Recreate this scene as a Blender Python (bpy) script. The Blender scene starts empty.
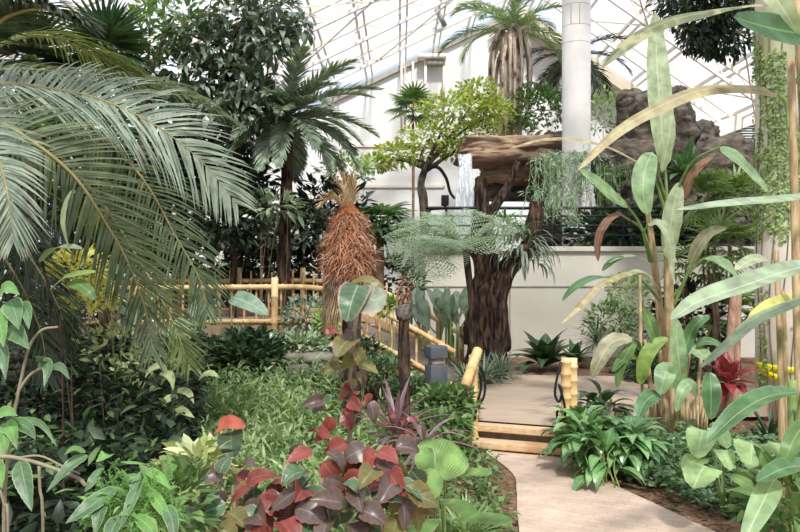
import bpy, bmesh, math, random
import numpy as np
from mathutils import Vector, noise as mnoise
rng = np.random.default_rng(7); random.seed(7)
SC = bpy.context.scene; COL = SC.collection
F, CX, CY, H = 750.0, 400.0, 266.0, 1.9
PI = math.pi
def A(px, py, Y): return np.array([(px-CX)*Y/F, Y, H-(py-CY)*Y/F])
def G(px, Y, z=0.0): return np.array([(px-CX)*Y/F, Y, z])
def AP(l): return np.array([A(*p) for p in l])
def nz(v): return v/np.maximum(np.linalg.norm(v, axis=-1, keepdims=True), 1e-9)
UP = np.array([0, 0, 1.0])
# ------------------------------------------------------------ colour / materials
def lin(h, a=1.0):
    c = [int(h[i:i+2], 16)/255 for i in (0, 2, 4)]
    return tuple(x/12.92 if x <= .04045 else ((x+.055)/1.055)**2.4 for x in c)+(a,)
class NT:
    def __init__(s, name):
        s.m = bpy.data.materials.new(name); s.m.use_nodes = True; s.t = s.m.node_tree; s.t.nodes.clear()
        s.out = s.n('ShaderNodeOutputMaterial')
    def n(s, typ, **kw):
        nd = s.t.nodes.new(typ)
        for k, v in kw.items():
            if k.startswith('i_'):
                key = k[2:]; key = int(key) if key.isdigit() else key.replace('_', ' ')
                nd.inputs[key].default_value = v
            else: setattr(nd, k, v)
        return nd
    def l(s, a, b, ai=0, bi=0): s.t.links.new(a.outputs[ai], b.inputs[bi])
    def mix(s, fac, a, b, blend='MIX'):
        nd = s.n('ShaderNodeMix', data_type='RGBA', blend_type=blend)
        for sock, v in ((0, fac), (6, a), (7, b)):
            if isinstance(v, tuple) and len(v) == 2 and not isinstance(v[0], float): s.t.links.new(v[0].outputs[v[1]], nd.inputs[sock])
            else: nd.inputs[sock].default_value = v
        return (nd, 2)
    def math(s, op, a, b=None, clamp=False):
        nd = s.n('ShaderNodeMath', operation=op, use_clamp=clamp)
        for i, v in enumerate((a, b)):
            if v is None: continue
            if isinstance(v, tuple): s.t.links.new(v[0].outputs[v[1]], nd.inputs[i])
            else: nd.inputs[i].default_value = v
        return (nd, 0)
def leafmat(name, c1, c2, rib=None, edge=None, rough=.42, trans=.3, spec=.4, veins=0, patch=None):
    m = NT(name); geo = m.n('ShaderNodeNewGeometry')
    ri = next(i for i, o in enumerate(geo.outputs) if o.name == 'Random Per Island')
    c = m.mix((geo, ri), lin(c1), lin(c2))
    uv = m.n('ShaderNodeUVMap'); sep = m.n('ShaderNodeSeparateXYZ'); m.l(uv, sep)
    du = m.math('ABSOLUTE', m.math('SUBTRACT', (sep, 0), .5))
    nzx = m.n('ShaderNodeTexNoise', i_Scale=9.0, i_Detail=3.0); tc = m.n('ShaderNodeTexCoord'); m.l(tc, nzx, 3, 0)
    mr = m.n('ShaderNodeMapRange', i_1=.3, i_2=.7, i_3=.62, i_4=1.28); m.l(nzx, mr)
    hs = m.n('ShaderNodeHueSaturation'); m.l(mr, hs, 0, 2); hs.inputs[1].default_value = .86; m.t.links.new(c[0].outputs[2], hs.inputs['Color']); c = (hs, 0)
    if patch:
        n2 = m.n('ShaderNodeTexNoise', i_Scale=6.0, i_Detail=4.0); m.l(tc, n2, 3, 0)
        c = m.mix(m.math('MULTIPLY', m.math('SUBTRACT', (n2, 0), .52), 9.0, True), c, lin(patch))
    if veins:
        # lateral veins running out from the midrib
        vv = m.math('ADD', m.math('MULTIPLY', (sep, 1), float(veins)), m.math('MULTIPLY', du, -veins*.35))
        s_ = m.math('SINE', m.math('MULTIPLY', vv, 2*PI))
        c = m.mix(m.math('MULTIPLY', m.math('GREATER_THAN', s_, .5), .09), c, lin(rib or 'c8d8a8'))
    if rib: c = m.mix(m.math('MULTIPLY', m.math('LESS_THAN', du, .03), .6), c, lin(rib))
    if edge: c = m.mix(m.math('MULTIPLY', m.math('MULTIPLY', m.math('SUBTRACT', du, .425), 12.0, True), .75), c, lin(edge))
    p = m.n('ShaderNodeBsdfPrincipled', i_Roughness=rough); p.inputs['Specular IOR Level'].default_value = spec
    t = m.n('ShaderNodeBsdfTranslucent')
    m.t.links.new(c[0].outputs[c[1]], p.inputs[0])
    ty = m.mix(.5, c, (0.6, 0.7, 0.2, 1), 'OVERLAY'); m.t.links.new(ty[0].outputs[2], t.inputs[0])
    mx = m.n('ShaderNodeMixShader', i_0=trans); m.l(p, mx, 0, 1); m.l(t, mx, 0, 2); m.l(mx, m.out)
    return m.m
def nmat(name, c1, c2, scale=6, rough=.7, bump=.3, stretch=(1, 1, 1), c3=None, detail=6, contrast=(.35, .65), coord=3, spec=.3, bdist=.02):
    m = NT(name); tc = m.n('ShaderNodeTexCoord'); mp = m.n('ShaderNodeMapping'); mp.inputs['Scale'].default_value = stretch
    m.l(tc, mp, coord, 0); n = m.n('ShaderNodeTexNoise', i_Scale=float(scale), i_Detail=float(detail)); m.l(mp, n)
    mr = m.n('ShaderNodeMapRange', i_1=contrast[0], i_2=contrast[1]); m.l(n, mr)
    c = m.mix((mr, 0), lin(c1), lin(c2))
    if c3:
        n2 = m.n('ShaderNodeTexNoise', i_Scale=scale*.35, i_Detail=5.0); m.l(tc, n2, 3, 0)
        c = m.mix(m.math('MULTIPLY', m.math('SUBTRACT', (n2, 0), .53), 8.0, True), c, lin(c3))
    p = m.n('ShaderNodeBsdfPrincipled', i_Roughness=rough); p.inputs['Specular IOR Level'].default_value = spec
    m.t.links.new(c[0].outputs[c[1]], p.inputs[0])
    if bump:
        b = m.n('ShaderNodeBump', i_Strength=bump, i_Distance=bdist); m.l(n, b, 0, 'Height'); m.l(b, p, 0, 'Normal')
    m.l(p, m.out); return m.m
def brickmat(name, c1, c2, mortar, scale, bw=.22, bh=.11, ms=.008):
    m = NT(name); tc = m.n('ShaderNodeTexCoord'); b = m.n('ShaderNodeTexBrick', i_Scale=float(scale))
    b.inputs['Brick Width'].default_value = bw; b.inputs['Row Height'].default_value = bh; b.inputs['Mortar Size'].default_value = ms
    b.inputs['Color1'].default_value = lin(c1); b.inputs['Color2'].default_value = lin(c2); b.inputs['Mortar'].default_value = lin(mortar)
    mp = m.n('ShaderNodeMapping'); mp.inputs['Rotation'].default_value = (0, 0, .5); m.l(tc, mp, 3, 0); m.l(mp, b)
    n = m.n('ShaderNodeTexNoise', i_Scale=3.0, i_Detail=8.0); m.l(tc, n, 3, 0)
    mr = m.n('ShaderNodeMapRange', i_1=.3, i_2=.7, i_3=.78, i_4=1.12); m.l(n, mr)
    hs = m.n('ShaderNodeHueSaturation'); m.l(mr, hs, 0, 2); m.l(b, hs, 0, 'Color')
    p = m.n('ShaderNodeBsdfPrincipled', i_Roughness=.85); m.l(hs, p); m.l(p, m.out); return m.m
# ------------------------------------------------------------ mesh builder
OFF = {}
class MB:
    def __init__(s): s.V = []; s.Fq = []; s.UV = []; s.n = 0; s.T = []
    def add(s, V, Fq, UV=None, T=None):
        V = np.asarray(V, float); s.V.append(V)
        s.UV.append(np.zeros((len(V), 2)) if UV is None else np.asarray(UV, float))
        if Fq is not None and len(Fq): s.Fq.append(np.asarray(Fq, int)+s.n)
        if T is not None and len(T): s.T.append(np.asarray(T, int)+s.n)
        s.n += len(V)
    def build(s, name, mat, parent=None, origin=None, smooth=True):
        V = np.concatenate(s.V); UV = np.concatenate(s.UV)
        off = OFF[parent.name] if parent is not None else (np.array(origin, float) if origin is not None else np.zeros(3))
        V = V-off
        q = np.concatenate(s.Fq) if s.Fq else np.zeros((0, 4), int); t = np.concatenate(s.T) if s.T else np.zeros((0, 3), int)
        me = bpy.data.meshes.new(name); nl = len(q)*4+len(t)*3
        me.vertices.add(len(V)); me.vertices.foreach_set('co', V.astype(np.float32).ravel())
        me.loops.add(nl); idx = np.concatenate([q.ravel(), t.ravel()]); me.loops.foreach_set('vertex_index', idx.astype(np.int32))
        me.polygons.add(len(q)+len(t))
        st = np.concatenate([np.arange(len(q))*4, len(q)*4+np.arange(len(t))*3]); me.polygons.foreach_set('loop_start', st.astype(np.int32))
        uvl = me.uv_layers.new(name='UVMap'); uvl.data.foreach_set('uv', UV[idx].astype(np.float32).ravel())
        me.update(calc_edges=True)
        me.polygons.foreach_set('use_smooth', np.full(len(q)+len(t), smooth)); me.materials.append(mat)
        o = bpy.data.objects.new(name, me); COL.objects.link(o)
        if parent is not None: o.parent = parent
        else: o.location = off
        OFF[o.name] = off
        return o
def cat(pts, n):
    P = np.asarray(pts, float)
    if len(P) == 2: P = np.array([P[0], (P[0]+P[1])/2, P[1]])
    P = np.vstack([2*P[0]-P[1], P, 2*P[-1]-P[-2]]); m = len(P)-3
    u = np.linspace(0, m-1e-6, n); i = u.astype(int); f = (u-i)[:, None]
    a, b, c, d = P[i], P[i+1], P[i+2], P[i+3]
    return .5*((2*b)+(-a+c)*f+(2*a-5*b+4*c-d)*f**2+(-a+3*b-3*c+d)*f**3)
def tube(M, pts, r, k=7, cap=True, rough=0.0, seed=0):
    P = np.asarray(pts, float); n = len(P); r = np.broadcast_to(np.asarray(r, float), (n,))
    T = nz(np.gradient(P, axis=0)); ref = np.array([0, 1.0, 0]) if abs(T[0][1]) < .8 else np.array([1.0, 0, 0])
    s_ = nz(np.cross(T[0], ref)); S = np.zeros_like(T)
    for i in range(n): s_ = nz(s_-T[i]*np.dot(s_, T[i])); S[i] = s_
    B = np.cross(T, S); a = np.arange(k)*2*PI/k
    rr = r[:, None]*np.ones(k)
    if rough:
        for i in range(n):
            for j in range(k): rr[i, j] *= 1+rough*mnoise.noise(Vector((math.cos(a[j])*2.2, math.sin(a[j])*2.2, i*.22+seed)))*1.6
    V = P[:, None]+rr[:, :, None]*(np.cos(a)[None, :, None]*S[:, None]+np.sin(a)[None, :, None]*B[:, None])
    V = V.reshape(-1, 3); i = np.arange(n-1)[:, None]*k; j = np.arange(k)[None]; j2 = (j+1) % k
    q = np.stack([i+j, i+j2, i+k+j2, i+k+j], -1).reshape(-1, 4)
    uv = np.stack([np.tile(np.arange(k)/k, n), np.repeat(np.arange(n)/max(n-1, 1), k)], -1); tr = None
    if cap:
        V = np.vstack([V, P[:1], P[-1:]]); uv = np.vstack([uv, [[0, 0], [0, 1]]]); c0, c1 = n*k, n*k+1
        jj = np.arange(k); tr = np.vstack([np.stack([jj*0+c0, (jj+1) % k, jj], -1), np.stack([jj*0+c1, (n-1)*k+jj, (n-1)*k+(jj+1) % k], -1)])
    M.add(V, q, uv, tr)
def box(M, c, s, rz=0.0, bev=.0, R=None):
    bm = bmesh.new(); bmesh.ops.create_cube(bm, size=1)
    for v in bm.verts: v.co = Vector((v.co.x*s[0], v.co.y*s[1], v.co.z*s[2]))
    if bev: bmesh.ops.bevel(bm, geom=bm.edges[:], offset=bev, segments=2, affect='EDGES', profile=.7)
    bmesh.ops.triangulate(bm, faces=[f for f in bm.faces if len(f.verts) > 4]); bm.verts.index_update()
    V = np.array([v.co[:] for v in bm.verts]); cz, sz = math.cos(rz), math.sin(rz)
    Rm = np.array([[cz, -sz, 0], [sz, cz, 0], [0, 0, 1]]) if R is None else R
    V = V@Rm.T+np.asarray(c)
    q = [[v.index for v in f.verts] for f in bm.faces if len(f.verts) == 4]; t = [[v.index for v in f.verts] for f in bm.faces if len(f.verts) == 3]
    bm.free(); M.add(V, q if q else None, None, t if t else None)
def beam(M, a, b, w, h):
    a, b = np.asarray(a, float), np.asarray(b, float); d = b-a; L = np.linalg.norm(d); x = d/L
    ref = UP if abs(x[2]) < .95 else np.array([0, 1.0, 0]); y = nz(np.cross(ref, x)); z = np.cross(x, y)
    box(M, (a+b)/2, (L, w, h), R=np.stack([x, y, z], 1))
def prism(M, poly, z0, z1):
    n = len(poly); P = np.array(poly, float)
    V = np.vstack([np.c_[P, np.full(n, z0)], np.c_[P, np.full(n, z1)]])
    q = [[i, (i+1) % n, n+(i+1) % n, n+i] for i in range(n)]
    bm = bmesh.new(); vs = [bm.verts.new((p[0], p[1], 0)) for p in P]; f = bm.faces.new(vs); r = bmesh.ops.triangulate(bm, faces=[f]); bm.verts.index_update()
    t = [[v.index for v in g.verts] for g in bm.faces]; bm.free()
    M.add(V, q, None, [[n+i for i in x] for x in t]+[[x[2], x[1], x[0]] for x in t])
PROF = {
 'lance': lambda t: np.sin(PI*np.clip(t, 0, 1)**.75)**.9,
 'ovate': lambda t: np.sin(PI*t**.62),
 'strap': lambda t: np.minimum(1, .35+t*5)*(1-t**3)**.8,
 'banana': lambda t: np.maximum(np.sin(PI*t**.85), 0)**.5,
 'heart': lambda t: np.where(t > .3, np.sqrt(np.maximum(0, 1-((t-.3)/.7)**2)), np.sqrt(np.maximum(0, 1-((.3-t)/.42)**2)))*(1-.25*t),
 'paddle': lambda t: np.where(t < .28, .14, np.maximum(np.sin(PI*np.clip((t-.26)/.74, 0, 1)**.8), 0)**.6),
 'tipwide': lambda t: np.maximum(np.sin(PI*np.clip(t, 0, 1)**1.7), .22*(1-t))**.8,
 'needle': lambda t: np.minimum(1, .5+t*4)*(1-t)**.6,
}
def leaves(M, P, D, U, L, W, prof='ovate', seg=4, bend=.5, fold=.2, grav=0.0, cross=3, serr=0.0, ripple=0.0):
    P = np.atleast_2d(np.asarray(P, float)); N = len(P)
    D = nz(np.broadcast_to(np.asarray(D, float), (N, 3)).copy()); U = np.broadcast_to(np.asarray(U, float), (N, 3))+1e-4*rng.normal(size=(N, 3))
    S = nz(np.cross(D, U)); U = np.cross(S, D)
    L = np.broadcast_to(np.asarray(L, float), (N,)); W = np.broadcast_to(np.asarray(W, float), (N,)); bend = np.broadcast_to(np.asarray(bend, float), (N,))
    t = np.linspace(0, 1, seg+1); C = np.zeros((N, seg+1, 3)); UU = np.zeros_like(C); SS = np.zeros_like(C); pos = P.copy()
    ca, sa = np.cos(bend/seg)[:, None], np.sin(bend/seg)[:, None]
    for i in range(seg+1):
        C[:, i] = pos; UU[:, i] = U; SS[:, i] = S
        pos = pos+D*(L/seg)[:, None]
        D2 = D*ca-U*sa
        if grav: D2 = D2+np.array([0, 0, -grav/seg])
        D = nz(D2); U = np.cross(S, D); U = nz(U); S = nz(np.cross(D, U))
    w = PROF[prof](t)
    if serr: w = w*(1-serr*(np.arange(seg+1) % 2))
    hw = W[:, None]*w[None]/2; c = np.linspace(-1, 1, cross)
    V = C[:, :, None]+SS[:, :, None]*(hw[:, :, None]*c)[..., None]+UU[:, :, None]*(fold*hw[:, :, None]*np.abs(c))[..., None]
    if ripple:
        ph = rng.uniform(0, 6, N)[:, None]
        rp = ripple*W[:, None]*np.sin(t[None]*28+ph)
        V = V+UU[:, :, None]*(rp[:, :, None]*np.abs(c)**2)[..., None]
    n1 = seg+1; base = (np.arange(N)*n1*cross)[:, None, None]; i = (np.arange(seg)*cross)[None, :, None]; j = np.arange(cross-1)[None, None]
    a = base+i+j; q = np.stack([a, a+1, a+cross+1, a+cross], -1).reshape(-1, 4)
    uv = np.zeros((N, n1, cross, 2)); uv[..., 0] = (c+1)/2; uv[..., 1] = t[None, :, None]
    M.add(V.reshape(-1, 3), q, uv.reshape(-1, 2))
def bigleaf(M, pts, w, up=UP, prof='banana', fold=.15, n=18, cross=7, serr=0.0, ripple=.0, tw=0.0):
    C = cat(pts, n+1); T = nz(np.gradient(C, axis=0)); up = np.asarray(up, float)
    if up.ndim == 1: up = np.broadcast_to(up, C.shape)
    S = nz(np.cross(T, up)); U = np.cross(S, T); t = np.linspace(0, 1, n+1)
    if tw:
        a = (t*tw)[:, None]; S, U = S*np.cos(a)+U*np.sin(a), U*np.cos(a)-S*np.sin(a)
    hw = w/2*PROF[prof](t)
    if serr: hw = hw*(1-serr*(np.arange(n+1) % 2))
    c = np.linspace(-1, 1, cross)
    V = C[:, None]+S[:, None]*(hw[:, None]*c)[..., None]+U[:, None]*(fold*hw[:, None]*np.abs(c)**1.3)[..., None]
    if ripple: V = V+U[:, None]*((ripple*w*np.sin(t*31+rng.uniform(0, 6)))[:, None]*c**2)[..., None]
    i = (np.arange(n)*cross)[:, None]; j = np.arange(cross-1)[None]; a = i+j
    q = np.stack([a, a+1, a+cross+1, a+cross], -1).reshape(-1, 4)
    uv = np.zeros((n+1, cross, 2)); uv[..., 0] = (c+1)/2; uv[..., 1] = t[:, None]
    M.add(V.reshape(-1, 3), q, uv.reshape(-1, 2))
def frondleaf(M, pts, n, lmax, w, a0=.9, a1=.35, vee=.25, grav=.6, t0=.1, prof='needle', seg=4, bend=.1, jit=.12, up=UP, shape=None):
    """leaflets down both sides of a frond's midrib"""
    C = cat(pts, 120); T = nz(np.gradient(C, axis=0)); t = np.linspace(t0, .995, n); ix = (t*119).astype(int)
    P = C[ix]; Tn = T[ix]; S = nz(np.cross(Tn, np.broadcast_to(up, Tn.shape))); Uu = np.cross(S, Tn)
    ln = lmax*(shape(t) if shape else np.sin(PI*np.clip((t-t0)/(1-t0)*.86+.10, 0, 1))**.6)
    an = a0*(1-t)+a1*t
    for s in (1, -1):
        a = an+rng.normal(0, jit*.5, n); D = Tn*np.cos(a)[:, None]+S*(s*np.sin(a))[:, None]+Uu*(vee+rng.normal(0, jit, n))[:, None]
        Un = Uu-S*(s*vee)
        leaves(M, P, D, Un, ln*rng.uniform(.88, 1.06, n), w, prof, seg, bend, .3, grav)
    return C
def arc(base, az, el, L, droop, n=9):
    """a frond's midrib: leaves BASE at azimuth AZ and elevation EL and bends down by DROOP radians"""
    p = np.array(base, float); out = [p.copy()]
    for i in range(n):
        e = el-droop*((i+.5)/n)**1.2
        p = p+L/n*np.array([math.cos(az)*math.cos(e), math.sin(az)*math.cos(e), math.sin(e)]); out.append(p.copy())
    return np.array(out)
# ------------------------------------------------------------ scene things
def tag(o, label=None, cat_=None, group=None, kind=None):
    if label: o['label'] = label
    if cat_: o['category'] = cat_
    if group: o['group'] = group
    if kind: o['kind'] = kind
    return o
def thing(name, label, cat_, loc, group=None, kind=None):
    o = bpy.data.objects.new(name, None); COL.objects.link(o); o.location = loc; o.empty_display_size = .1
    OFF[o.name] = np.array(loc, float); return tag(o, label, cat_, group, kind)
def struct(name, M, mat, smooth=False): return tag(M.build(name, mat, smooth=smooth), kind='structure')
def rand_dirs(n, zlo=-.3):
    v = nz(rng.normal(size=(n*4+40, 3))); v = v[v[:, 2] > zlo][:n]; return v
def blob(M, c, r, n, L, W, prof='ovate', droop=.5, fill=.35, zlo=-.5, seg=3, fold=.2, up=.5, grav=0.0):
    """leaves over and inside an ellipsoid"""
    d = rand_dirs(n, zlo); n = len(d); k = rng.uniform(fill, 1, n)**.6
    P = np.asarray(c)+d*np.asarray(r)*k[:, None]
    D = d+rng.normal(0, .45, (n, 3)); D[:, 2] += up-.4
    U = UP+.5*d+rng.normal(0, .3, (n, 3))
    leaves(M, P, D, U, L*rng.uniform(.65, 1.2, n), W*rng.uniform(.7, 1.15, n), prof, seg, droop, fold, grav)
def stemsto(M, base, c, r, n, rad=.008, spread=.06):
    for i in range(n):
        e = np.asarray(c)+rand_dirs(1, -.2)[0]*np.asarray(r)*.75; b = np.asarray(base)+np.append(rng.normal(0, spread, 2), 0)
        tube(M, cat([b, (b+e)/2+rng.normal(0, .05, 3)+np.array([0, 0, .05]), e], 7), np.linspace(rad, rad*.5, 7), 5)
def bush(name, label, c_, c, r, n, L, W, lm, sm, cat2='plant', prof='ovate', base=None, group=None, nst=5, **kw):
    b = np.array(base if base is not None else (c[0], c[1], 0.0)); t = thing(name, label, cat2, b, group)
    M = MB(); blob(M, c, r, n, L, W, prof, **kw); M.build('foliage', lm, t)
    M = MB(); stemsto(M, b, c, r, nst, .006); M.build('stem', sm, t); return t
def rosette(t, base, n, L, W, lm, prof='strap', el=(.2, 1.3), bend=.9, seg=7, fold=.25, az0=0.0, split=True, cross=3, grav=0.0, name='leaf', az=(0, 2*PI), serr=0.0, ripple=0.0):
    M = MB()
    for i in range(n):
        a = az[0]+(az[1]-az[0])*((i*.618034) % 1)+az0; e = el[0]+(el[1]-el[0])*(i/max(n-1, 1))+rng.normal(0, .07)
        d = np.array([math.cos(a)*math.cos(e), math.sin(a)*math.cos(e), math.sin(e)]); u = np.array([-math.cos(a)*math.sin(e), -math.sin(a)*math.sin(e), math.cos(e)])
        if split: M = MB()
        leaves(M, base+d*.02, d, u, L*rng.uniform(.75, 1.1), W*rng.uniform(.85, 1.1), prof, seg, bend*rng.uniform(.7, 1.2)*(1-.3*(e > 1.1)), fold, grav, cross, serr, ripple)
        if split: M.build(name, lm, t)
    if not split: M.build('foliage', lm, t)
def fan(M, c, d, nrm, R, n, spread, w, droop=.3, seg=4, grav=.2):
    d = nz(np.asarray(d, float)); s = nz(np.cross(d, np.asarray(nrm, float))); u = np.cross(s, d)
    a = np.linspace(-spread, spread, n); D = d*np.cos(a)[:, None]+s*np.sin(a)[:, None]+u*.12
    leaves(M, np.repeat([c], n, 0), D, np.repeat([u], n, 0), R*(1-.25*(np.abs(a)/spread)**2)*rng.uniform(.92, 1.05, n), w, 'lance', seg, droop, .4, grav)
def palm(name, label, crown, base, nf, L, lmax, lm, tm, rm, trad=.1, el=(-.2, 1.3), droop=1.2, nl=46, w=.03, cat_='palm', grav=.6, az0=0.0, bow=(0, 0), group=None, vee=.2, azr=None):
    t = thing(name, label, cat_, base, group); crown = np.array(crown, float); base = np.array(base, float)
    M = MB(); mid = (crown+base)/2+np.array([bow[0], bow[1], 0]); n = 26; tr = cat([base, mid, crown], n)
    rr = trad*(1.15-.3*np.linspace(0, 1, n))*(1+.07*np.sin(np.arange(n)*2.2)); tube(M, tr, rr, 10, rough=.12); M.build('trunk', tm, t)
    for i in range(nf):
        az = az0+i*2.39996+rng.normal(0, .12); e = el[1]+(el[0]-el[1])*(i/(nf-1))**.9
        if azr is not None: az = azr[0]+(azr[1]-azr[0])*((i*.618) % 1)
        pts = arc(crown, az, e, L*rng.uniform(.85, 1.08), droop*rng.uniform(.8, 1.2)); M = MB()
        C = frondleaf(M, pts, nl, lmax, w, grav=grav, vee=vee); f = M.build('frond', lm, t)
        M = MB(); k = C[::8]; tube(M, k, np.linspace(.016, .003, len(k)), 5); r = M.build('rachis', rm, f)
    return t
def boulder(name, label, c, s, mat, rz=0.0, seed=1, amp=.16, sq=3.0, group=None, sub=5, cat_='rock'):
    bm = bmesh.new(); bmesh.ops.create_icosphere(bm, subdivisions=sub, radius=1); V = np.array([v.co[:] for v in bm.verts])
    p = np.sum(np.abs(V)**sq, 1)**(-1/sq); V = V*p[:, None]
    for i, v in enumerate(V):
        q = Vector(v*1.3)+Vector((seed*7.1, seed*3.3, 0)); k = mnoise.noise(q)*1.0+.6*mnoise.noise(q*2.6)+.35*mnoise.noise(q*6)+.5*abs(mnoise.noise(Vector((q.x, q.y, q.z*2))*2.5))-.45*abs(mnoise.noise(q*4.5+Vector((3, 1, 9))))-.25*abs(mnoise.noise(q*10))
        V[i] = v*(1+amp*k)
    V = V*np.asarray(s)/1; cz, sz = math.cos(rz), math.sin(rz); V = V@np.array([[cz, -sz, 0], [sz, cz, 0], [0, 0, 1]]).T+np.asarray(c)
    M = MB(); bm.verts.index_update(); M.add(V, None, None, [[v.index for v in f.verts] for f in bm.faces]); bm.free()
    return tag(M.build(name, mat, origin=(c[0], c[1], V[:, 2].min())), label, cat_, group)
def scatter(M, n, area, hfun, L, W, prof='lance', droop=.6, zr=(.3, 1), up=.6, seg=3, grav=.0):
    """small leaves over a bed; AREA(n) gives xy points, HFUN(x, y) the height of the growth"""
    xy = area(n); h = hfun(xy[:, 0], xy[:, 1]); z = h*rng.uniform(zr[0], zr[1], len(xy)); P = np.c_[xy, z]
    D = rng.normal(0, 1, (len(xy), 3)); D[:, 2] = D[:, 2]*.5+up
    leaves(M, P, D, UP+rng.normal(0, .35, (len(xy), 3)), L*rng.uniform(.6, 1.25, len(xy)), W*rng.uniform(.7, 1.2, len(xy)), prof, seg, droop, .2, grav)
def poly_area(poly):
    P = np.array(poly, float)
    def f(n):
        out = []; lo, hi = P.min(0), P.max(0)
        while sum(map(len, out)) < n:
            q = rng.uniform(lo, hi, (n*2, 2)); ins = np.zeros(len(q), bool); j = len(P)-1
            for i in range(len(P)):
                c = ((P[i, 1] > q[:, 1]) != (P[j, 1] > q[:, 1])) & (q[:, 0] < (P[j, 0]-P[i, 0])*(q[:, 1]-P[i, 1])/(P[j, 1]-P[i, 1]+1e-12)+P[i, 0]); ins ^= c; j = i
            out.append(q[ins])
        return np.concatenate(out)[:n]
    return f
# ------------------------------------------------------------ materials
M_mulch = nmat('mulch', '5a4231', 'a17f63', 38, .95, .9, c3='33281d', contrast=(.35, .68))
M_path = brickmat('path_brick', 'd3baa5', 'c9af9a', 'bda591', 1.0, .16, .08, .004)
M_deck = nmat('deck_boards', 'ab9682', 'c0ab96', 3, .8, .2, (1, 14, 1), c3='8f7b69')
M_conc = nmat('cream_concrete', 'd9d3c4', 'c9c2b2', 1.2, .85, .1, c3='b8b2a0', contrast=(.3, .8))
M_white = nmat('white_wall', 'e9e7e2', 'dcd9d3', .7, .8, .05)
M_trim = nmat('grey_flashing', 'b3aca0', '9d968a', 2, .7, 0)
M_soffit = nmat('beige_soffit', 'd8ccb4', 'cbbea5', 2, .7, 0)
M_truss = nmat('cream_steel', 'efe6d8', 'e2d6c4', 2, .5, 0)
M_black = nmat('black_metal', '15161a', '22242a', 8, .45, 0)
M_col = nmat('white_column', 'ece7e0', 'ddd7ce', 2, .6, .04)
M_colr = nmat('stained_column', 'ddd5c4', 'cfc5b0', 2.2, .75, .1, c3='9aa070')
M_rock = nmat('layered_rock', '2b2723', '756a5c', 3.4, .95, 1.0, (1, 1, 1.8), c3='4a4a3c', bdist=.1)
M_slab = nmat('sandstone_slab', '7d634c', 'b0947a', 2.0, .9, .9, (1, 1, 6), c3='6b5848', bdist=.05)
M_bam = nmat('golden_bamboo', 'e2c290', 'cfa86e', 7, .5, .12, (1, 1, 1), c3='edcf9c')
M_bamd = nmat('weathered_bamboo', 'd6b486', 'ba9264', 9, .6, .1, c3='a87a48')
M_node = nmat('bamboo_node', 'a8783f', '8a5f32', 12, .6, 0)
M_beam = nmat('pale_timber', 'dcc09a', 'caa880', 5, .75, .3, (1, 9, 9), c3='b48c64')
M_fasc = nmat('pinkish_timber', 'b89880', 'a58670', 4, .8, .2, (1, 1, 8))
M_bark = nmat('dark_bark', '1a1311', '66503f', 13, .95, 1.0, (1.6, 1.6, .3), c3='3a2d28', bdist=.08, contrast=(.4, .62))
M_bark2 = nmat('grey_bark', '4a4038', '7d6f60', 8, .95, .8, (1, 1, .4))
M_thin = nmat('brown_stem', '6b5844', '8d7860', 12, .85, .3)
M_gstem = nmat('green_stem', '6e8a48', '93a468', 8, .6, .1)
M_pstem = nmat('pale_stem', '9c937a', '857b62', 8, .7, .2)
M_cane = nmat('straw_cane', 'd2ba90', 'a08560', 10, .7, .35, (3, 3, .6), c3='7b7a48')
M_pink = nmat('pinkish_cane', 'cda88e', 'a88068', 14, .7, .3, (2, 2, .6), c3='8d6a58')
M_fib = nmat('shaggy_trunk', 'a08c7a', 'dccab8', 9, .95, 1.0, (3, 3, .5), c3='5c4636')
M_rach = nmat('rachis', 'a89a6a', '8f8656', 8, .6, 0)
M_grey = nmat('dark_grey_housing', '4f5157', '5c5e64', 6, .6, .05)
L_palm = leafmat('leaf_grey_palm', '83967f', 'adb9a2', rough=.42, trans=.28)
L_palm_backlit = leafmat('leaf_backlit_palm', '5f7252', '84946e', rough=.42, trans=.3)  # darker copy of the grey palm leaf, backlit shade put into its colour
L_scar = leafmat('leaf_scarlet', 'd8401c', 'f06a34', rough=.5, trans=.5)
L_bandd = leafmat('leaf_deep_banana', '2f5a2a', '3f6c36', rib='7fa060', rough=.35, trans=.2, veins=18)
L_oliv_shade = leafmat('leaf_olive_shaded', '565f3a', '7d8458', rib='b8b488', rough=.5, trans=.2, veins=24, patch='a8a67c')  # shade on the twisted blade is painted in as a darker olive
L_palm2 = leafmat('leaf_olive_palm', '5c6a35', '8a9450', rough=.4, trans=.4)
L_palmd = leafmat('leaf_dark_palm', '2c3a24', '47583a', rough=.4, trans=.25)
L_cycad = leafmat('leaf_cycad', '6f8468', 'aebea0', rough=.35, trans=.2)
L_tall = leafmat('leaf_date_palm', '6f8a5a', 'a8bc8c', rough=.5, trans=.35)
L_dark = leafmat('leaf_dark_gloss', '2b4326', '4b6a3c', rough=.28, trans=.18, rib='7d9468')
L_tree = leafmat('leaf_rubber', '46593c', '93a48a', rough=.3, trans=.2)
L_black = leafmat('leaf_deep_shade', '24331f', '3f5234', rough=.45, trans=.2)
L_mid = leafmat('leaf_mid', '4f7436', '7a9c50', rough=.42, trans=.35, rib='a8bd80')
L_bright = leafmat('leaf_bright', '7ba03c', 'a9c65c', rough=.45, trans=.45)
L_weed = leafmat('leaf_weed', '7a9a54', 'b8cc8c', rough=.5, trans=.4)
L_yellow = leafmat('leaf_yellow', 'd0c838', 'f0ea80', rough=.5, trans=.4)
L_varieg = leafmat('leaf_variegated', '8a9a48', 'd8dc9c', rough=.45, trans=.35)
L_flower = leafmat('leaf_yellow_orange', '8aa83c', 'c6cc58', rough=.5, trans=.45)
L_orange = leafmat('petal_orange', 'e08a50', 'e8b070', rough=.6, trans=.4)
L_ban = leafmat('leaf_banana', '7fa868', 'a4c48c', rib='d2dca8', rough=.38, trans=.35, veins=22)
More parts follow.
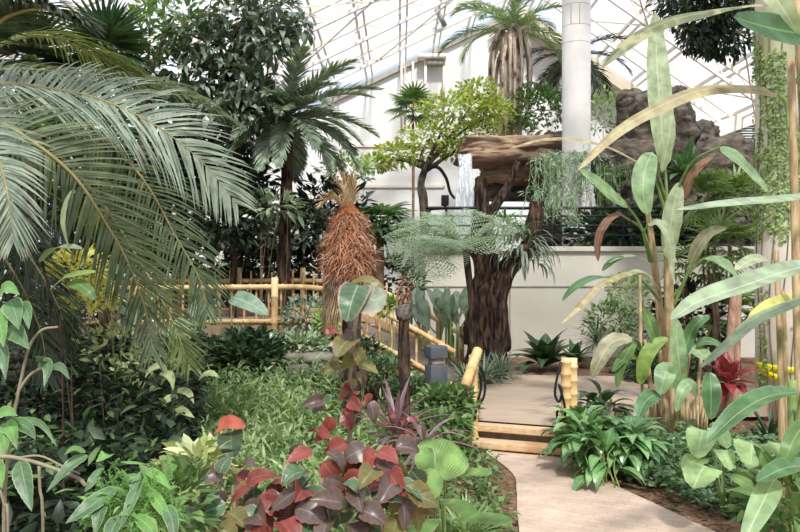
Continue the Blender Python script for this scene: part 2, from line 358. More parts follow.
L_banp = leafmat('leaf_banana_pale', 'a9bc8c', 'c3d0a6', rib='e2e6c4', rough=.45, trans=.4, veins=26)
L_band = leafmat('leaf_banana_dark', '3f6a3a', '5a8650', rib='9fb878', edge='7ba060', rough=.35, trans=.25, veins=20)
L_strel = leafmat('leaf_strelitzia', '8aa078', 'a8b890', rib='c8d6b8', edge='86a08a', rough=.36, trans=.2, veins=34)
L_tan = leafmat('leaf_tan', 'c9b98a', 'b7a878', rib='ded2a8', rough=.6, trans=.3, veins=24, patch='a08c5c')
L_olive = leafmat('leaf_olive_curl', '8f9466', 'a9a880', rib='d0c898', rough=.5, trans=.3, veins=24, patch='b8a878')
L_brown = leafmat('leaf_brown_dry', 'a87858', '8a6048', rib='c09878', rough=.8, trans=.25, veins=18, patch='6b4a38')
L_drygrey = leafmat('leaf_dry_grey', 'b3ad88', '9d9878', rib='d0caa4', rough=.7, trans=.25, veins=18, patch='8d8a6a')
L_aglo = leafmat('leaf_aglaonema', '4c8040', '74a85a', rib='b8d090', edge='3d6c38', rough=.17, spec=.7, trans=.2, veins=9, patch='9cc084')
L_ivy = leafmat('leaf_ivy', '4a6c40', '84a468', rough=.3, trans=.2)
L_ivyb = leafmat('leaf_creeping_fig', '7d9c48', 'b0c878', rough=.5, trans=.35)
L_taro = leafmat('leaf_taro', '7f9f80', '98b494', rib='c0d8b8', rough=.42, trans=.3, veins=5)
L_squash = leafmat('leaf_pale_round', '8fb868', 'b0d088', rib='cfe0ac', rough=.5, trans=.4, veins=6)
L_pleat = leafmat('leaf_pleated', '9cc070', 'b4d28a', rough=.45, trans=.35)
L_lirio = leafmat('leaf_strappy', '5c7058', '93a48c', rough=.45, trans=.2, edge='b4c0a4')
L_rhap = leafmat('leaf_fan', '567a34', '8fa858', rough=.4, trans=.35)
L_fern = leafmat('leaf_fern', '7f9a72', 'aabf96', rough=.55, trans=.35)
L_rhip = leafmat('leaf_trailing', '8fa890', 'b0c4ac', rough=.5, trans=.2)
L_padd = leafmat('leaf_paddle', '7a987a', 'a9bda2', rib='b8c8ac', rough=.35, trans=.2)
L_cord = leafmat('leaf_cordyline', '6a4650', 'a0808a', edge='c08898', rough=.4, trans=.3)
L_red = leafmat('leaf_maroon', '7d1420', 'a82430', rib='c86060', rough=.4, trans=.3)
L_copg = leafmat('leaf_copper_green', '3c5a3a', '587850', rib='98a888', edge='d8a098', rough=.35, trans=.15, veins=6)
L_copp = leafmat('leaf_copper_pale', 'a8b49c', 'b9c2ac', rib='d0d4c0', edge='e8a8a0', rough=.45, trans=.3, veins=6)
L_copb = leafmat('leaf_copper_bronze', '362c28', '786258', rib='988074', edge='984a40', rough=.33, trans=.15, veins=6)
L_copr = leafmat('leaf_copper_red', '4a1c1a', 'a83a26', rib='b06850', edge='d06048', rough=.35, trans=.2, veins=5)
L_copo = leafmat('leaf_copper_olive', '6e7038', '8f8a4c', rib='b8ac70', edge='c86848', rough=.45, trans=.4, veins=6)
L_deadf = leafmat('leaf_dead_fibre', '8a5030', 'd29a6a', rough=.85, trans=.2)
L_deadt = leafmat('leaf_dead_tan', 'c9a478', 'e4c8a0', rough=.8, trans=.3)
L_serr = leafmat('leaf_serrated', '46683f', '688c58', rib='8fae88', edge='b8cc90', rough=.4, trans=.25, veins=7)
L_serrb = leafmat('leaf_serrated_bright', '5c9a3c', '84bc58', rib='b8d48c', edge='c8d890', rough=.4, trans=.45, veins=7)
# ------------------------------------------------------------ the setting
def zroof(x): return 10.16-(.48*(3.58-x) if x < 3.58 else .70*(x-3.58))
XL, XR, XP, YB, YF = -11.0, 12.6, 3.58, 24.0, -6.0
M = MB(); box(M, ((XL+XR)/2, (YB+YF)/2, -.16), (XR-XL+.6, YB-YF+.6, .3)); struct('floor', M, M_mulch)
pl = [(.80, 7.9), (1.02, 6.9), (.98, 6.3), (.88, 5.6), (.8, 4.6), (.9, 3.2), (1.3, 1.0), (1.5, -5), (4.2, -5), (4.0, 1.0), (3.0, 3.4), (2.52, 4.6), (2.22, 5.4), (1.98, 6.1), (1.75, 6.8), (1.68, 7.5)]
M = MB(); prism(M, [tuple(p) for p in cat(np.c_[pl, np.zeros(len(pl))], 70)[:, :2]], -.02, .012); struct('path', M, M_path)
plat = [(.79, 8.02), (1.75, 7.66), (1.95, 8.4), (2.3, 9.0), (3.5, 9.1), (5.2, 9.3), (5.2, 10.6), (3.6, 11.3), (1.5, 11.5), (1.03, 11.9), (.73, 10.0), (1.05, 9.4)]
M = MB(); prism(M, plat, .05, .236); struct('path_landing', M, M_deck)
# end wall under the gable, with its raked verge
def gable(M, y0, y1, poly):
    n = len(poly); V = [(x, y0, z) for x, z in poly]+[(x, y1, z) for x, z in poly]
    q = [[i, n+i, n+(i+1) % n, (i+1) % n] for i in range(n)]; t = [[0, i, i+1] for i in range(1, n-1)]+[[n, n+i+1, n+i] for i in range(1, n-1)]
    M.add(V, q, None, t)
M = MB(); gable(M, YB, YB+.3, [(XP, zroof(XP)-.12), (XL, zroof(XL)-.12), (XL, 0), (XR, 0), (XR, zroof(XR)-.12)]); struct('wall_back', M, M_white)
M = MB(); beam(M, (XL, YB-.06, zroof(XL)-.22), (XP, YB-.06, zroof(XP)-.22), .14, .16); struct('trim_1', M, M_trim)
M = MB(); beam(M, (XP, YB-.45, zroof(XP)-.35), (XR, YB-.45, zroof(XR)-.35), .9, .35); struct('trim_2', M, M_soffit)
M = MB(); box(M, (XL-.1, 9, .5), (.2, 30, 1.0)); struct('wall_left', M, M_white)
M = MB(); box(M, (XR+.1, 9, .9), (.2, 30, 1.8)); struct('wall_right', M, M_white)
M = MB()
for x0, z0, x1, z1 in ((-1.9, 4.45, 1.4, 4.45), (-1.9, 5.75, 1.4, 5.75)): beam(M, (x0, YB-.03, z0), (x1, YB-.03, z1), .06, .09)
for x in (-1.9, 1.4): beam(M, (x, YB-.03, 4.45), (x, YB-.03, 5.75), .06, .09)
struct('trim_3', M, M_truss)
# a narrow white wall with louvres beyond the ivy column
M = MB(); box(M, (9.6, 21.0, 3.0), (2.9, .25, 5.75)); struct('wall_side', M, M_white)
M = MB(); beam(M, (8.3, 20.8, 5.5), (11.1, 20.8, 6.5), .2, .4); struct('trim_90', M, M_truss)
# glazing and its steelwork
g = NT('roof_glass'); tr = g.n('ShaderNodeBsdfTransparent'); tr.inputs[0].default_value = (.93, .95, .98, 1); gl = g.n('ShaderNodeBsdfGlossy', i_1=.15)
gl.inputs[0].default_value = (.9, .93, 1, 1); tl = g.n('ShaderNodeBsdfTranslucent'); tl.inputs[0].default_value = (.93, .93, .96, 1)
m1 = g.n('ShaderNodeMixShader', i_0=.16); g.l(tr, m1, 0, 1); g.l(tl, m1, 0, 2); m2 = g.n('ShaderNodeMixShader', i_0=.03); g.l(m1, m2, 0, 1); g.l(gl, m2, 0, 2); g.l(m2, g.out)
def slab(M, x0, x1, t=.02, up=.06):
    V = [(x, y, zroof(x)+up+d) for d in (0, t) for y in (YF, YB+.3) for x in (x0, x1)]
    M.add(V, [[0, 1, 3, 2], [4, 6, 7, 5], [0, 2, 6, 4], [1, 5, 7, 3], [0, 4, 5, 1], [2, 3, 7, 6]])
for nm, a, b in (('ceiling_left', XL, XP), ('ceiling_right', XP, XR)):
    M = MB(); slab(M, a, b); struct(nm, M, g.m)
M = MB(); box(M, (XL-.1, 9, 2.05), (.03, 30, 2.1)); struct('window_1', M, g.m)
M = MB(); box(M, (XR+.1, 9, 2.8), (.03, 30, 2.0)); struct('window_2', M, g.m)
k = 4; yk = 20.9
while yk > 2:
    M = MB(); lo = k % 2 == 0
    for x0, x1 in ((XL, XP), (XP, XR)):
        beam(M, (x0, yk, zroof(x0)-.08), (x1, yk, zroof(x1)-.08), .07, .13)
        dz = -.5
        beam(M, (x0, yk, zroof(x0)+dz), (x1, yk, zroof(x1)+dz), .07, .08)
        n = 13
        for i in range(n):
            xa, xb = x0+(x1-x0)*i/n, x0+(x1-x0)*(i+.5)/n; xc = x0+(x1-x0)*(i+1)/n
            beam(M, (xa, yk, zroof(xa)-.1), (xb, yk, zroof(xb)+dz), .035, .035); beam(M, (xb, yk, zroof(xb)+dz), (xc, yk, zroof(xc)-.1), .035, .035)
    struct('trim_%d' % k, M, M_truss); k += 1; yk -= 2.3
for x0, x1 in ((XL, XP), (XP, XR)):
    M = MB(); s = 1 if x0 == XL else -1
    x = x0+.4
    while x < x1:
        beam(M, (x, YF, zroof(x)-.05), (x, YB, zroof(x)-.05), .055, .08); beam(M, (x+.18, YF, zroof(x+.18)-.05), (x+.18, YB, zroof(x+.18)-.05), .045, .06); x += 1.06
    struct('trim_%d' % k, M, M_truss); k += 1
    M = MB()                                        # flat wind braces between trusses
    for i in range(1, 9):
        for j in range(7):
            xa, xb = x0+(x1-x0)*j/7, x0+(x1-x0)*(j+1)/7; ya, yb = 23.2-2.3*i, 20.9-2.3*i
            if (i+j) % 2: xa, xb = xb, xa
            beam(M, (xa, ya, zroof(xa)-.5), (xb, yb, zroof(xb)-.5), .035, .035)
    struct('trim_%d' % k, M, M_truss); k += 1
# raised terrace behind its retaining wall
XW = .47
M = MB(); box(M, ((XW+XR)/2, 14.125, 1.1), (XR-XW, .25, 2.2)); box(M, ((XW+XR)/2, 14.1, 2.22), (XR-XW+.02, .34, .09), bev=.01)
box(M, (XW+.125, 15.9, 1.1), (.25, 3.3, 2.2)); struct('wall_terrace', M, M_conc)
M = MB(); box(M, ((XW+XR)/2, 13.99, 1.52), (XR-XW, .02, .025)); [box(M, (x, 13.99, 1.1), (.025, .02, 2.1)) for x in (2.05, 5.2, 8.2)]; struct('trim_%d' % k, M, M_trim); k += 1
M = MB(); box(M, ((XW+XR)/2+.13, 19.1, 2.0), (XR-XW-.27, 9.7, .2)); struct('floor_terrace', M, M_mulch)
# columns
def column(nm, px, Y, d, z0, z1, mat):
    x = (px-CX)*Y/F; M = MB(); zz = np.linspace(z0, z1, 12); tube(M, np.c_[np.full(12, x), np.full(12, Y), zz], d/2, 40)
    o = struct(nm, M, mat, True); OFF[o.name] = np.zeros(3); return o, x
c1, xc1 = column('column_1', 576.3, 16.0, .60, 2.0, zroof((576-400)*16/750), M_col)
M = MB()
for z in (6.98, 7.42, 6.62): tube(M, [(xc1, 16, z-.006), (xc1, 16, z+.006)], .3015, 40)
M.build('seam', M_trim, c1)
M = MB()
for dx in (-.17, .0): beam(M, (xc1+dx, 16-math.sqrt(.3**2-dx*dx)-.002, 6.98), (xc1+dx, 16-math.sqrt(.3**2-dx*dx)-.002, 7.42), .012, .012)
M.build('access_panel', M_trim, c1)
c2, xc2 = column('column_2', 784, 9.4, .66, 0.0, zroof(4.8), M_colr)
# brackets and pipes on the end wall
t = thing('wall_hatch', 'white steel frame with a greenish soffit fixed high on the end wall', 'hatch', A(435, 100, 23.7))
M = MB()
for x in (425.5, 444): beam(M, A(x, 58, 23.75), A(x, 108, 23.75), .08, .08)
M.build('upright', M_truss, t); M = MB(); beam(M, A(418, 57, 23.7), A(446, 57, 23.7), .3, .16); M.build('head', M_truss, t)
M = MB(); box(M, A(435, 63.5, 23.75), (.5, .25, .16)); M.build('soffit', nmat('greenish_soffit', '8f9078', 'a8a68c', 5, .9, .1), t)  # underside is grey-green against the cream frame
for i, px in enumerate((401.5, 405, 413)):
    M = MB(); tube(M, [A(px, 58+i*2, 23.85), A(px, 128, 23.85)], .035, 8)
    tag(M.build('wall_pipe', M_truss, origin=A(px, 128, 23.85)), ('white vertical pipe on the end wall, first of three from the roof slope', 'white vertical pipe on the end wall, middle of three', 'white vertical pipe on the end wall beside the hatch frame')[i], 'pipe', 'pipes on the end wall')
t = thing('louvre_vent', 'dark slatted louvre vent in the white wall beyond the ivy column', 'vent', A(744, 137, 20.8))
M = MB(); box(M, A(744, 130, 20.84), (.62, .06, .46)); M.build('backing', M_grey, t)
M = MB(); [box(M, A(744, 122.5+i*2.5, 20.79), (.6, .05, .025)) for i in range(7)]; M.build('slat', M_white, t)
t = thing('skylight_lamp', 'grey oblong floodlight hung under the roof above the hatch frame', 'lamp', A(440, 18, 20.5))
M = MB(); beam(M, A(436, 9, 20.6), A(445, 26, 20.6), .22, .1); M.build('housing', nmat('lamp_grey', '8f8f94', '9c9ca2', 4, .5, 0), t)
M = MB(); beam(M, A(440, 17, 20.6), A(440, -24, 20.6), .03, .03); M.build('hanger', M_truss, t)
# terrace railing
t = thing('terrace_railing', 'black metal railing with level bars along the terrace edge', 'railing', (XW+.2, 14.12, 2.265))
zr = [2.99, 2.84, 2.66, 2.48]
for i, z in enumerate(zr):
    M = MB(); p = [(XW+.12, 17.4, z), (XW+.12, 15.2, z), (XW+.12, 14.4, z), (XW+.42, 14.12, z), (XW+1.0, 14.12, z), (XR-.2, 14.12, z)]
    if i: p = [(XW+.12, 17.4, z), (XW+.12, 14.2, z), (XW+.13, 14.12, z), (XW+.3, 14.12, z), (XW+1.0, 14.12, z), (XR-.2, 14.12, z)]
    tube(M, cat(p, 60), .03 if i == 0 else .018, 8); M.build('rail', M_black, t)
for x in [XW+.4, 1.6, 2.9, 4.2, 5.5, 6.8, 8.1, 9.4, 10.7, 12.0]:
    M = MB(); box(M, (x, 14.12, 2.625), (.045, .045, .72)); M.build('post', M_black, t)
t = thing('spotlight', 'small black floodlight standing on the terrace railing beside the waterfall', 'lamp', A(445, 209, 14.12))
M = MB(); box(M, A(445, 200.5, 14.12), (.14, .12, .2), bev=.012); M.build('housing', M_black, t); M = MB(); box(M, A(445, 206.5, 14.12), (.05, .04, .1)); M.build('bracket', M_black, t)
M = MB(); box(M, A(505, 227, 15.4), (.95, .5, 1.0), bev=.05); tag(M.build('white_bin', nmat('white_plastic', 'f2f4f4', 'e6eaea', 2, .4, 0), origin=A(505, 251, 15.4)), 'white squat box behind the black railing beside the dark trunk', 'box')
# rocks of the cascade
boulder('rock_ledge', 'long flat sandstone ledge the waterfall spills from', A(513, 153, 17.6), (1.28, .9, .31), M_slab, 0, 3, .14, 5)
boulder('rock_ledge', 'dark undercut rock slab tucked beneath the sandstone ledge', A(525, 175, 18.2), (1.0, .8, .28), M_slab, .2, 8, .2, 4)
for lab, px, py, Y, s, rz, sd, sq in (
    ('dark boulder in shadow under the ledge behind the forked trunk', 520, 212, 18.6, (1.1, .7, 1.0), 0, 5, 3),
    ('boulder between the white column and the ledge, with trailing plants', 556, 165, 18.0, (.55, .6, .75), .4, 9, 3),
    ('tall brown boulder stack behind the banana stems', 655, 140, 17.2, (.75, .8, 1.15), .3, 2, 3.2),
    ('broad dark boulder right of the white column', 632, 175, 17.0, (.88, .8, .8), .1, 6, 3.2),
    ('dark layered boulder low behind the railing and banana leaf', 662, 215, 16.0, (1.1, .7, .75), 0, 12, 3.2),
    ('mossy boulder right of the big-leaved rock plant', 722, 178, 16.0, (.9, .8, .75), .2, 15, 3),
    ('dark brown boulder under the big-leaved rock plant', 690, 200, 15.6, (.8, .7, .6), .5, 18, 3.4),
    ('reddish boulder low between the fan palms and the ivy column', 735, 235, 15.4, (1.0, .6, .75), .5, 21, 3.4),
    ('grey boulder capping the rocks just under the roof glass', 690, 145, 17.6, (.6, .6, .5), .9, 27, 3.4)):
    boulder('boulder', lab, A(px, py, Y), s, M_rock, rz, sd, .2, sq, 'boulders of the cascade')
boulder('cliff_rock', 'long rough rock bank at the back of the terrace', (4.5, 21.4, 2.2), (3.0, 1.2, 1.3), M_rock, 0, 33, .22, 3.5)
wf = NT('falling_water'); tc = wf.n('ShaderNodeTexCoord'); mp = wf.n('ShaderNodeMapping'); mp.inputs['Scale'].default_value = (14, 14, .9); wf.l(tc, mp, 3, 0)
nn = wf.n('ShaderNodeTexNoise', i_Scale=2.5, i_Detail=4.0); wf.l(mp, nn); mr = wf.n('ShaderNodeMapRange', i_1=.42, i_2=.62, i_3=.15, i_4=.85); wf.l(nn, mr)
tr = wf.n('ShaderNodeBsdfTransparent'); dd = wf.n('ShaderNodeBsdfPrincipled', i_Roughness=.25); dd.inputs[0].default_value = (.86, .9, .92, 1); mx = wf.n('ShaderNodeMixShader'); wf.l(mr, mx); wf.l(tr, mx, 0, 1); wf.l(dd, mx, 0, 2); wf.l(mx, wf.out)
M = MB(); n = 22
for s in range(5):
    x0 = A(459+s*2.6, 0, 17)[0]; pts = []
    for i in range(n):
        u = i/(n-1); z = 4.36-2.3*u; pts.append((x0-.10*u+.03*math.sin(u*9+s), 16.72-.35*math.sqrt(u)-.03*s, z))
    tube(M, pts, np.linspace(.05, .085, n), 8)
tag(M.build('waterfall', wf.m, origin=A(462, 240, 16.5)), 'thin white waterfall dropping off the end of the sandstone ledge', 'waterfall')
# ------------------------------------------------------------ footbridge and steps
def bamboo(M, a, b, r, seed=0, nodes=.22):
    a, b = np.asarray(a, float), np.asarray(b, float); L = np.linalg.norm(b-a); n = max(2, int(L/nodes)); P = []; R = []; off = (seed*.37) % 1*.5+.25
    P.append(0); R.append(r)
    for i in range(n):
        u = (i+off)/n
        for du, k in ((-.02, 1), (-.008, 1.16), (.008, 1.16), (.02, .98)): P.append(u*L+du*min(1, L)); R.append(r*k)
    P.append(L); R.append(r); P = np.clip(np.array(P), 0, L); o = np.argsort(P, kind='stable')
    tube(M, a+(b-a)/L*P[o][:, None], np.array(R)[o], 10)
bridge = thing('bamboo_footbridge', 'low plank footbridge with golden bamboo railings curving down to the landing', 'bridge', (-1.5, 10.9, 0))
N_ = cat([(-4.6, 10.3, 1.56), (-3.6, 10.05, 1.607), (-1.07, 10, 1.607), (-.33, 10, 1.34), (.73, 10, .753)], 80)
F_ = cat([(-4.8, 12.2, 1.62), (-3.8, 11.95, 1.66), (-1.2, 11.9, 1.66), (-.2, 11.9, 1.47), (1.03, 11.9, .78)], 80)
M = MB(); V = []; q = []
for i in range(80):
    a, b = N_[i]+(0, .05, -.5), F_[i]-(0, .05, .0)+(0, 0, -.5); b[2] = a[2]
    V += [a, b, b-(0, 0, .07), a-(0, 0, .07)]
for i in range(79):
    k_ = i*4; q += [[k_+j, k_+(j+1) % 4, k_+4+(j+1) % 4, k_+4+j] for j in range(4)]
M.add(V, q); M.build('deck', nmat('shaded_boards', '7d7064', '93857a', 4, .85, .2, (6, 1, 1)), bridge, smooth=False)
for src, yo in ((N_, .03), (F_, -.03)):
    M = MB(); V = []; q = []
    for i in range(80):
        p = src[i]
        lo = -.70 if i < 38 else -.58
        for dy, dz in ((-.02, -.48), (.02, -.48), (.02, lo), (-.02, lo)): V.append(p+(0, yo+dy, dz))
    for i in range(79):
        k_ = i*4; q += [[k_+j, k_+4+j, k_+4+(j+1) % 4, k_+(j+1) % 4] for j in range(4)]
    M.add(V, q); M.build('fascia', M_fasc, bridge, smooth=False)
def railpieces(P, dz, r, nm='rail', s=0, yo=0):
    """straight bamboo lengths following a railing line"""
    ks = [0, 16, 36, 44, 50, 58, 68, 79]
    for a, b in ((0, 38), (38, 55), (55, 79)):
        M = MB(); kk = [i for i in ks if a < i < b]; kk = [a]+kk+[b]
        for i, j in zip(kk[:-1], kk[1:]): bamboo(M, P[i]+(0, yo, dz), P[j]+(0, yo, dz), r, s+i)
        M.build(nm, M_bam, bridge)
railpieces(N_, 0, .036, s=1); railpieces(N_, -.46, .034, s=2); railpieces(F_, 0, .034, s=3); railpieces(F_, -.46, .032, s=4)
def onp(P, x):
    i = int(np.argmin(np.abs(P[:, 0]-x))); return P[i]
for P, ys, sd, xs, th in ((N_, -.05, 0, np.arange(-4.4, .65, .165), 0.0), (F_, .05, 50, np.arange(-4.5, .95, .165), .1)):
    for i, x in enumerate(xs):
        p = onp(P, x); M = MB(); top = (.06 if sd == 0 and x > -1 else .13)+.05*((i*7) % 3)/3
        bamboo(M, (x, p[1]-ys, p[2]-.62), (x, p[1]-ys, p[2]+(top if not (sd == 0 and x < -1) else .015)), .0165, i+sd); M.build('picket', M_bamd, bridge)
for x, P, top in ((-3.5, N_, .13), (-1.66, N_, .12), (.55, N_, .05), (-3.2, F_, .2), (-2.58, F_, .2), (-1.55, F_, .2), (.98, F_, .12), (.62, F_, .1)):
    p = onp(P, x); M = MB(); bamboo(M, (x, p[1]-.065*(1 if P is N_ else -1), 0.0), (x, p[1]-.065*(1 if P is N_ else -1), p[2]+top), .046, int(x*10), .3); M.build('post', M_bam, bridge)
# the two timber steps up to the landing
ang = math.atan2(-.36, .96)
t = thing('timber_steps', 'two pale timber step beams with a dark gap leading up to the landing', 'steps', (1.27, 7.8, .01))
d = np.array([math.cos(ang), math.sin(ang), 0]); nr = np.array([-d[1], d[0], 0])
for i, (off, z0, z1) in enumerate(((-.2, .03, .1), (.0, .16, .236))):
    M = MB(); c = np.array([1.27, 7.83, (z0+z1)/2])+nr*off; box(M, c, (1.12, .2, z1-z0), ang, .012); M.build('step', M_beam, t)
M = MB(); box(M, np.array([1.27, 7.83, .06])+nr*.1, (1.06, .1, .1), ang); M.build('gap_shade', nmat('dark_void', '1c1713', '2a221c', 5, .9, 0), t)  # near-black box paints the shade in the gap between the beams
t = thing('bamboo_newel', 'left bamboo newel post with two stub rails at the timber steps', 'post', G(473.5, 7.88))
M = MB(); bamboo(M, G(473.5, 7.88), A(473.5, 355, 7.88), .05, 1, .2); M.build('post', M_bam, t)
M = MB(); bamboo(M, A(478, 350, 7.92), A(465, 386, 7.6), .052, 2, .16); M.build('stub_rail', M_bam, t); M = MB(); bamboo(M, A(475, 390, 7.92), A(466.5, 426, 7.6), .047, 3, .16); M.build('stub_rail', M_bam, t)
t = thing('bamboo_newel', 'right bamboo newel of two bound poles rising from glossy leaves', 'post', G(570, 7.6))
M = MB(); bamboo(M, G(566, 7.6), A(566, 358, 7.6), .05, 5, .12); M.build('post', M_bam, t); M = MB(); bamboo(M, A(572.5, 452, 7.62), A(572.5, 358, 7.62), .05, 6, .12); M.build('post', M_bam, t)
def rope(lab, pts, o):
    M = MB(); tube(M, cat(pts, 40), .013, 7); tag(M.build('barrier_rope', M_black, origin=pts[0] if o is None else o), lab, 'rope')
rope('black rope looped down the left bamboo newel', AP([(480, 366, 7.85), (485, 380, 7.9), (484, 396, 7.9), (478, 408, 7.9), (475, 420, 7.84), (477, 405, 7.82), (481, 388, 7.84), (480, 372, 7.84)]), None)
rope('black rope hung in loops on the right bamboo newel', AP([(561, 362, 7.55), (557, 378, 7.52), (555, 394, 7.5), (559, 402, 7.5), (562, 392, 7.5), (559, 385, 7.5), (564, 402, 7.48), (565, 416, 7.48), (560, 421, 7.48), (557, 416, 7.48), (558, 405, 7.5)]), None)
t = thing('bollard_light', 'square dark grey bollard light standing in the bed before the ramp', 'lamp', G(436, 7.9))
M = MB(); box(M, G(436, 7.9, .43), (.185, .185, .86), .35, .012); M.build('base', M_grey, t)
M = MB(); box(M, G(436, 7.9, .895), (.13, .13, .08), .35); M.build('lens', nmat('pale_lens', '9a948a', 'a8a298', 3, .4, 0), t)
M = MB(); box(M, G(436, 7.9, .995), (.19, .19, .13), .35, .012); M.build('cap', M_grey, t)
t = thing('cut_trunk', 'thin dark trunk with a curled brown tuft standing before the ramp', 'trunk', G(404, 7.4))
M = MB(); tube(M, cat([G(404, 7.4), A(405, 400, 7.4), A(404, 350, 7.4), A(404, 305, 7.4)], 20), .058, 10, rough=.15); M.build('trunk', M_bark, t)
M = MB(); tube(M, AP([(404, 320, 7.4), (404, 315, 7.4), (405, 308, 7.4), (404, 304, 7.4)]), [.064, .072, .07, .066], 14, rough=.45); M.build('collar', nmat('lichen_bark', '4a423c', '8a8076', 30, .95, .8), t)
M = MB(); blob(M, A(405, 291, 7.4), (.045, .045, .14), 110, .1, .022, 'lance', 2.2, zlo=-.9); M.build('tuft', L_brown, t)
M = MB(); V = []; 
for i, (z0, z1, w) in enumerate(((.665, .60, .085), (.645, .26, .085))):
    n = 40; a = np.linspace(PI*.98, PI*2.02, n); zz = np.linspace(z0, z1, n); x_, y_ = xc2+.342*np.cos(a), 9.4+.342*np.sin(a)
    V = np.concatenate([np.c_[x_, y_, zz-w/2], np.c_[x_, y_, zz+w/2]]); q = [[j, j+1, n+j+1, n+j] for j in range(n-1)]
    uv = np.concatenate([np.c_[np.linspace(0, 1, n), np.zeros(n)], np.c_[np.linspace(0, 1, n), np.ones(n)]]); M.add(V, q, uv)
tp = NT('caution_tape'); uv = tp.n('ShaderNodeUVMap'); mp = tp.n('ShaderNodeMapping'); mp.inputs['Scale'].default_value = (60, 6, 1); tp.l(uv, mp); vn = tp.n('ShaderNodeTexNoise', i_Scale=1.0, i_Detail=1.0); tp.l(mp, vn)
sp = tp.n('ShaderNodeSeparateXYZ'); tp.l(uv, sp); band = tp.math('LESS_THAN', tp.math('ABSOLUTE', tp.math('SUBTRACT', (sp, 1), .5)), .22)
cc = tp.mix(tp.math('MULTIPLY', tp.math('GREATER_THAN', (vn, 0), .56), band), lin('f2e400'), lin('5a5410')); pp = tp.n('ShaderNodeBsdfPrincipled', i_Roughness=.4); tp.t.links.new(cc[0].outputs[2], pp.inputs[0]); tp.l(pp, tp.out)
o = tag(M.build('barrier_tape', tp.m, origin=(xc2, 9.4, .3)), 'yellow barrier tape with dark print wrapped round the stained column', 'tape')
md = o.modifiers.new('t', 'SOLIDIFY'); md.thickness = .004
# ------------------------------------------------------------ far trees and palms, in front of the end wall
tall = palm('date_palm', 'tall date palm with a shaggy trunk before the end wall, left of the white column', A(511, 34, 19.2), G(509, 19.2, 2.1), 14, 2.0, .55, L_tall, M_fib, M_rach, .34, (.05, 1.35), 1.45, 44, .045, grav=.7)
M = MB()
for i in range(16):
    a = i*2.4; r = .30; z = rng.uniform(-.2, .4); p = A(510, 42, 19.2)+(math.cos(a)*.12, math.sin(a)*.12, z)
    tube(M, cat([p, p+(math.cos(a)*.3, math.sin(a)*.3, -.2), p+(math.cos(a)*.42, math.sin(a)*.42, -1.1), p+(math.cos(a)*.3, math.sin(a)*.3, -2.3+rng.uniform(-.4, .4))], 10), np.linspace(.07, .025, 10), 6)
M.build('dead_skirt', M_fib, tall)
palm('date_palm', 'dark date palm whose arching fronds cross behind the white column', A(572, 58, 20.5), G(590, 20.5, 2.1), 15, 1.75, .5, L_palmd, M_fib, M_rach, .16, (-.6, .8), 1.4, 40, .045, grav=.6)
def fanpalm(name, label, crown, base, n, R, lm, tm, trad, stalk=.5, w=.06, el=(-.4, 1.3), nl=18, spread=1.9, cat_='palm', trunk=True, grav=.25, part='frond'):
    t = thing(name, label, cat_, base); crown = np.array(crown)
    if trunk: M = MB(); tube(M, cat([base, (np.array(base)+crown)/2+(.03, 0, 0), crown], 16), trad, 8, rough=.15); M.build('trunk', tm, t)
    for i in range(n):
        az = i*2.39996; e = el[1]+(el[0]-el[1])*i/(n-1)+rng.normal(0, .1); d = np.array([math.cos(az)*math.cos(e), math.sin(az)*math.cos(e), math.sin(e)])
        p = crown+d*stalk*rng.uniform(.8, 1.2); u = np.array([-math.cos(az)*math.sin(e), -math.sin(az)*math.sin(e), math.cos(e)])
        M = MB(); fan(M, p, d-UP*.25, u, R*rng.uniform(.85, 1.1), nl, spread, w, .35, 4, grav); f = M.build(part, lm, t)
        M = MB(); tube(M, [crown, (crown+p)/2+UP*.03, p], .012, 5); M.build('stalk', M_gstem, f)
    return t
fanpalm('fan_palm', 'small green fan palm with a slim trunk against the white end wall', A(413, 112, 21), G(411, 21, 0), 14, .55, L_mid, M_thin, .04, .35, .075)
def tree(name, label, base, tpts, trad, clusters, lm, bm_, L, W, prof='ovate', droop=.6, cat_='tree', per=250, flowers=None, seg=3, up=.4, fill=.2, zlo=-.7, grav=0.0, limb=.03):
    t = thing(name, label, cat_, base); M = MB(); C = cat(tpts, 24); tube(M, C, np.linspace(trad*1.2, trad*.7, 24), 10, rough=.12); M.build('trunk', bm_, t)
    M = MB()
    for c, r, k in clusters: tube(M, cat([C[-1-int(rng.integers(0, 5))], (C[-1]+np.array(c))/2+rng.normal(0, .12, 3), c], 10), np.linspace(trad*.55, limb*.5, 10), 6)
    M.build('branch', bm_, t); M = MB()
    for c, r, k in clusters: blob(M, c, r, int(per*k), L, W, prof, droop, fill, zlo, seg, .2, up, grav)
    M.build('foliage', lm, t)
    if flowers:
        M = MB()
        for c, r, k in clusters: blob(M, c, np.array(r)*1.04, int(12*k), .14, .09, 'ovate', .3, .8, -.2)
        M.build('blossom', flowers, t)
    return t
Yt = 18.1
tree('flowering_tree', 'airy yellow-green tree dotted with orange, before the white end wall', G(424, Yt, 0), [G(424, Yt), A(424, 215, Yt), A(421, 185, Yt), A(425, 168, Yt)], .11,
     [(A(455, 110, Yt), (.95, .8, .42), 1.7), (A(478, 95, Yt+.3), (.6, .6, .35), 1), (A(430, 138, Yt), (.8, .7, .35), 1.2), (A(400, 155, Yt-.3), (.7, .7, .26), .9), (A(480, 135, Yt), (.6, .6, .4), 1.1), (A(375, 165, Yt-.4), (.5, .5, .2), .6), (A(455, 150, Yt), (.5, .5, .2), .6), (A(495, 112, Yt), (.5, .5, .35), .7)], L_flower, M_bark2, .17, .085, per=380, flowers=L_orange, droop=.7)
M = MB(); tube(M, cat(AP([(424, 170, 18.1), (437, 167, 18), (446, 178, 18), (450, 192, 18), (455, 199, 18)]), 20), np.linspace(.05, .03, 20), 7)
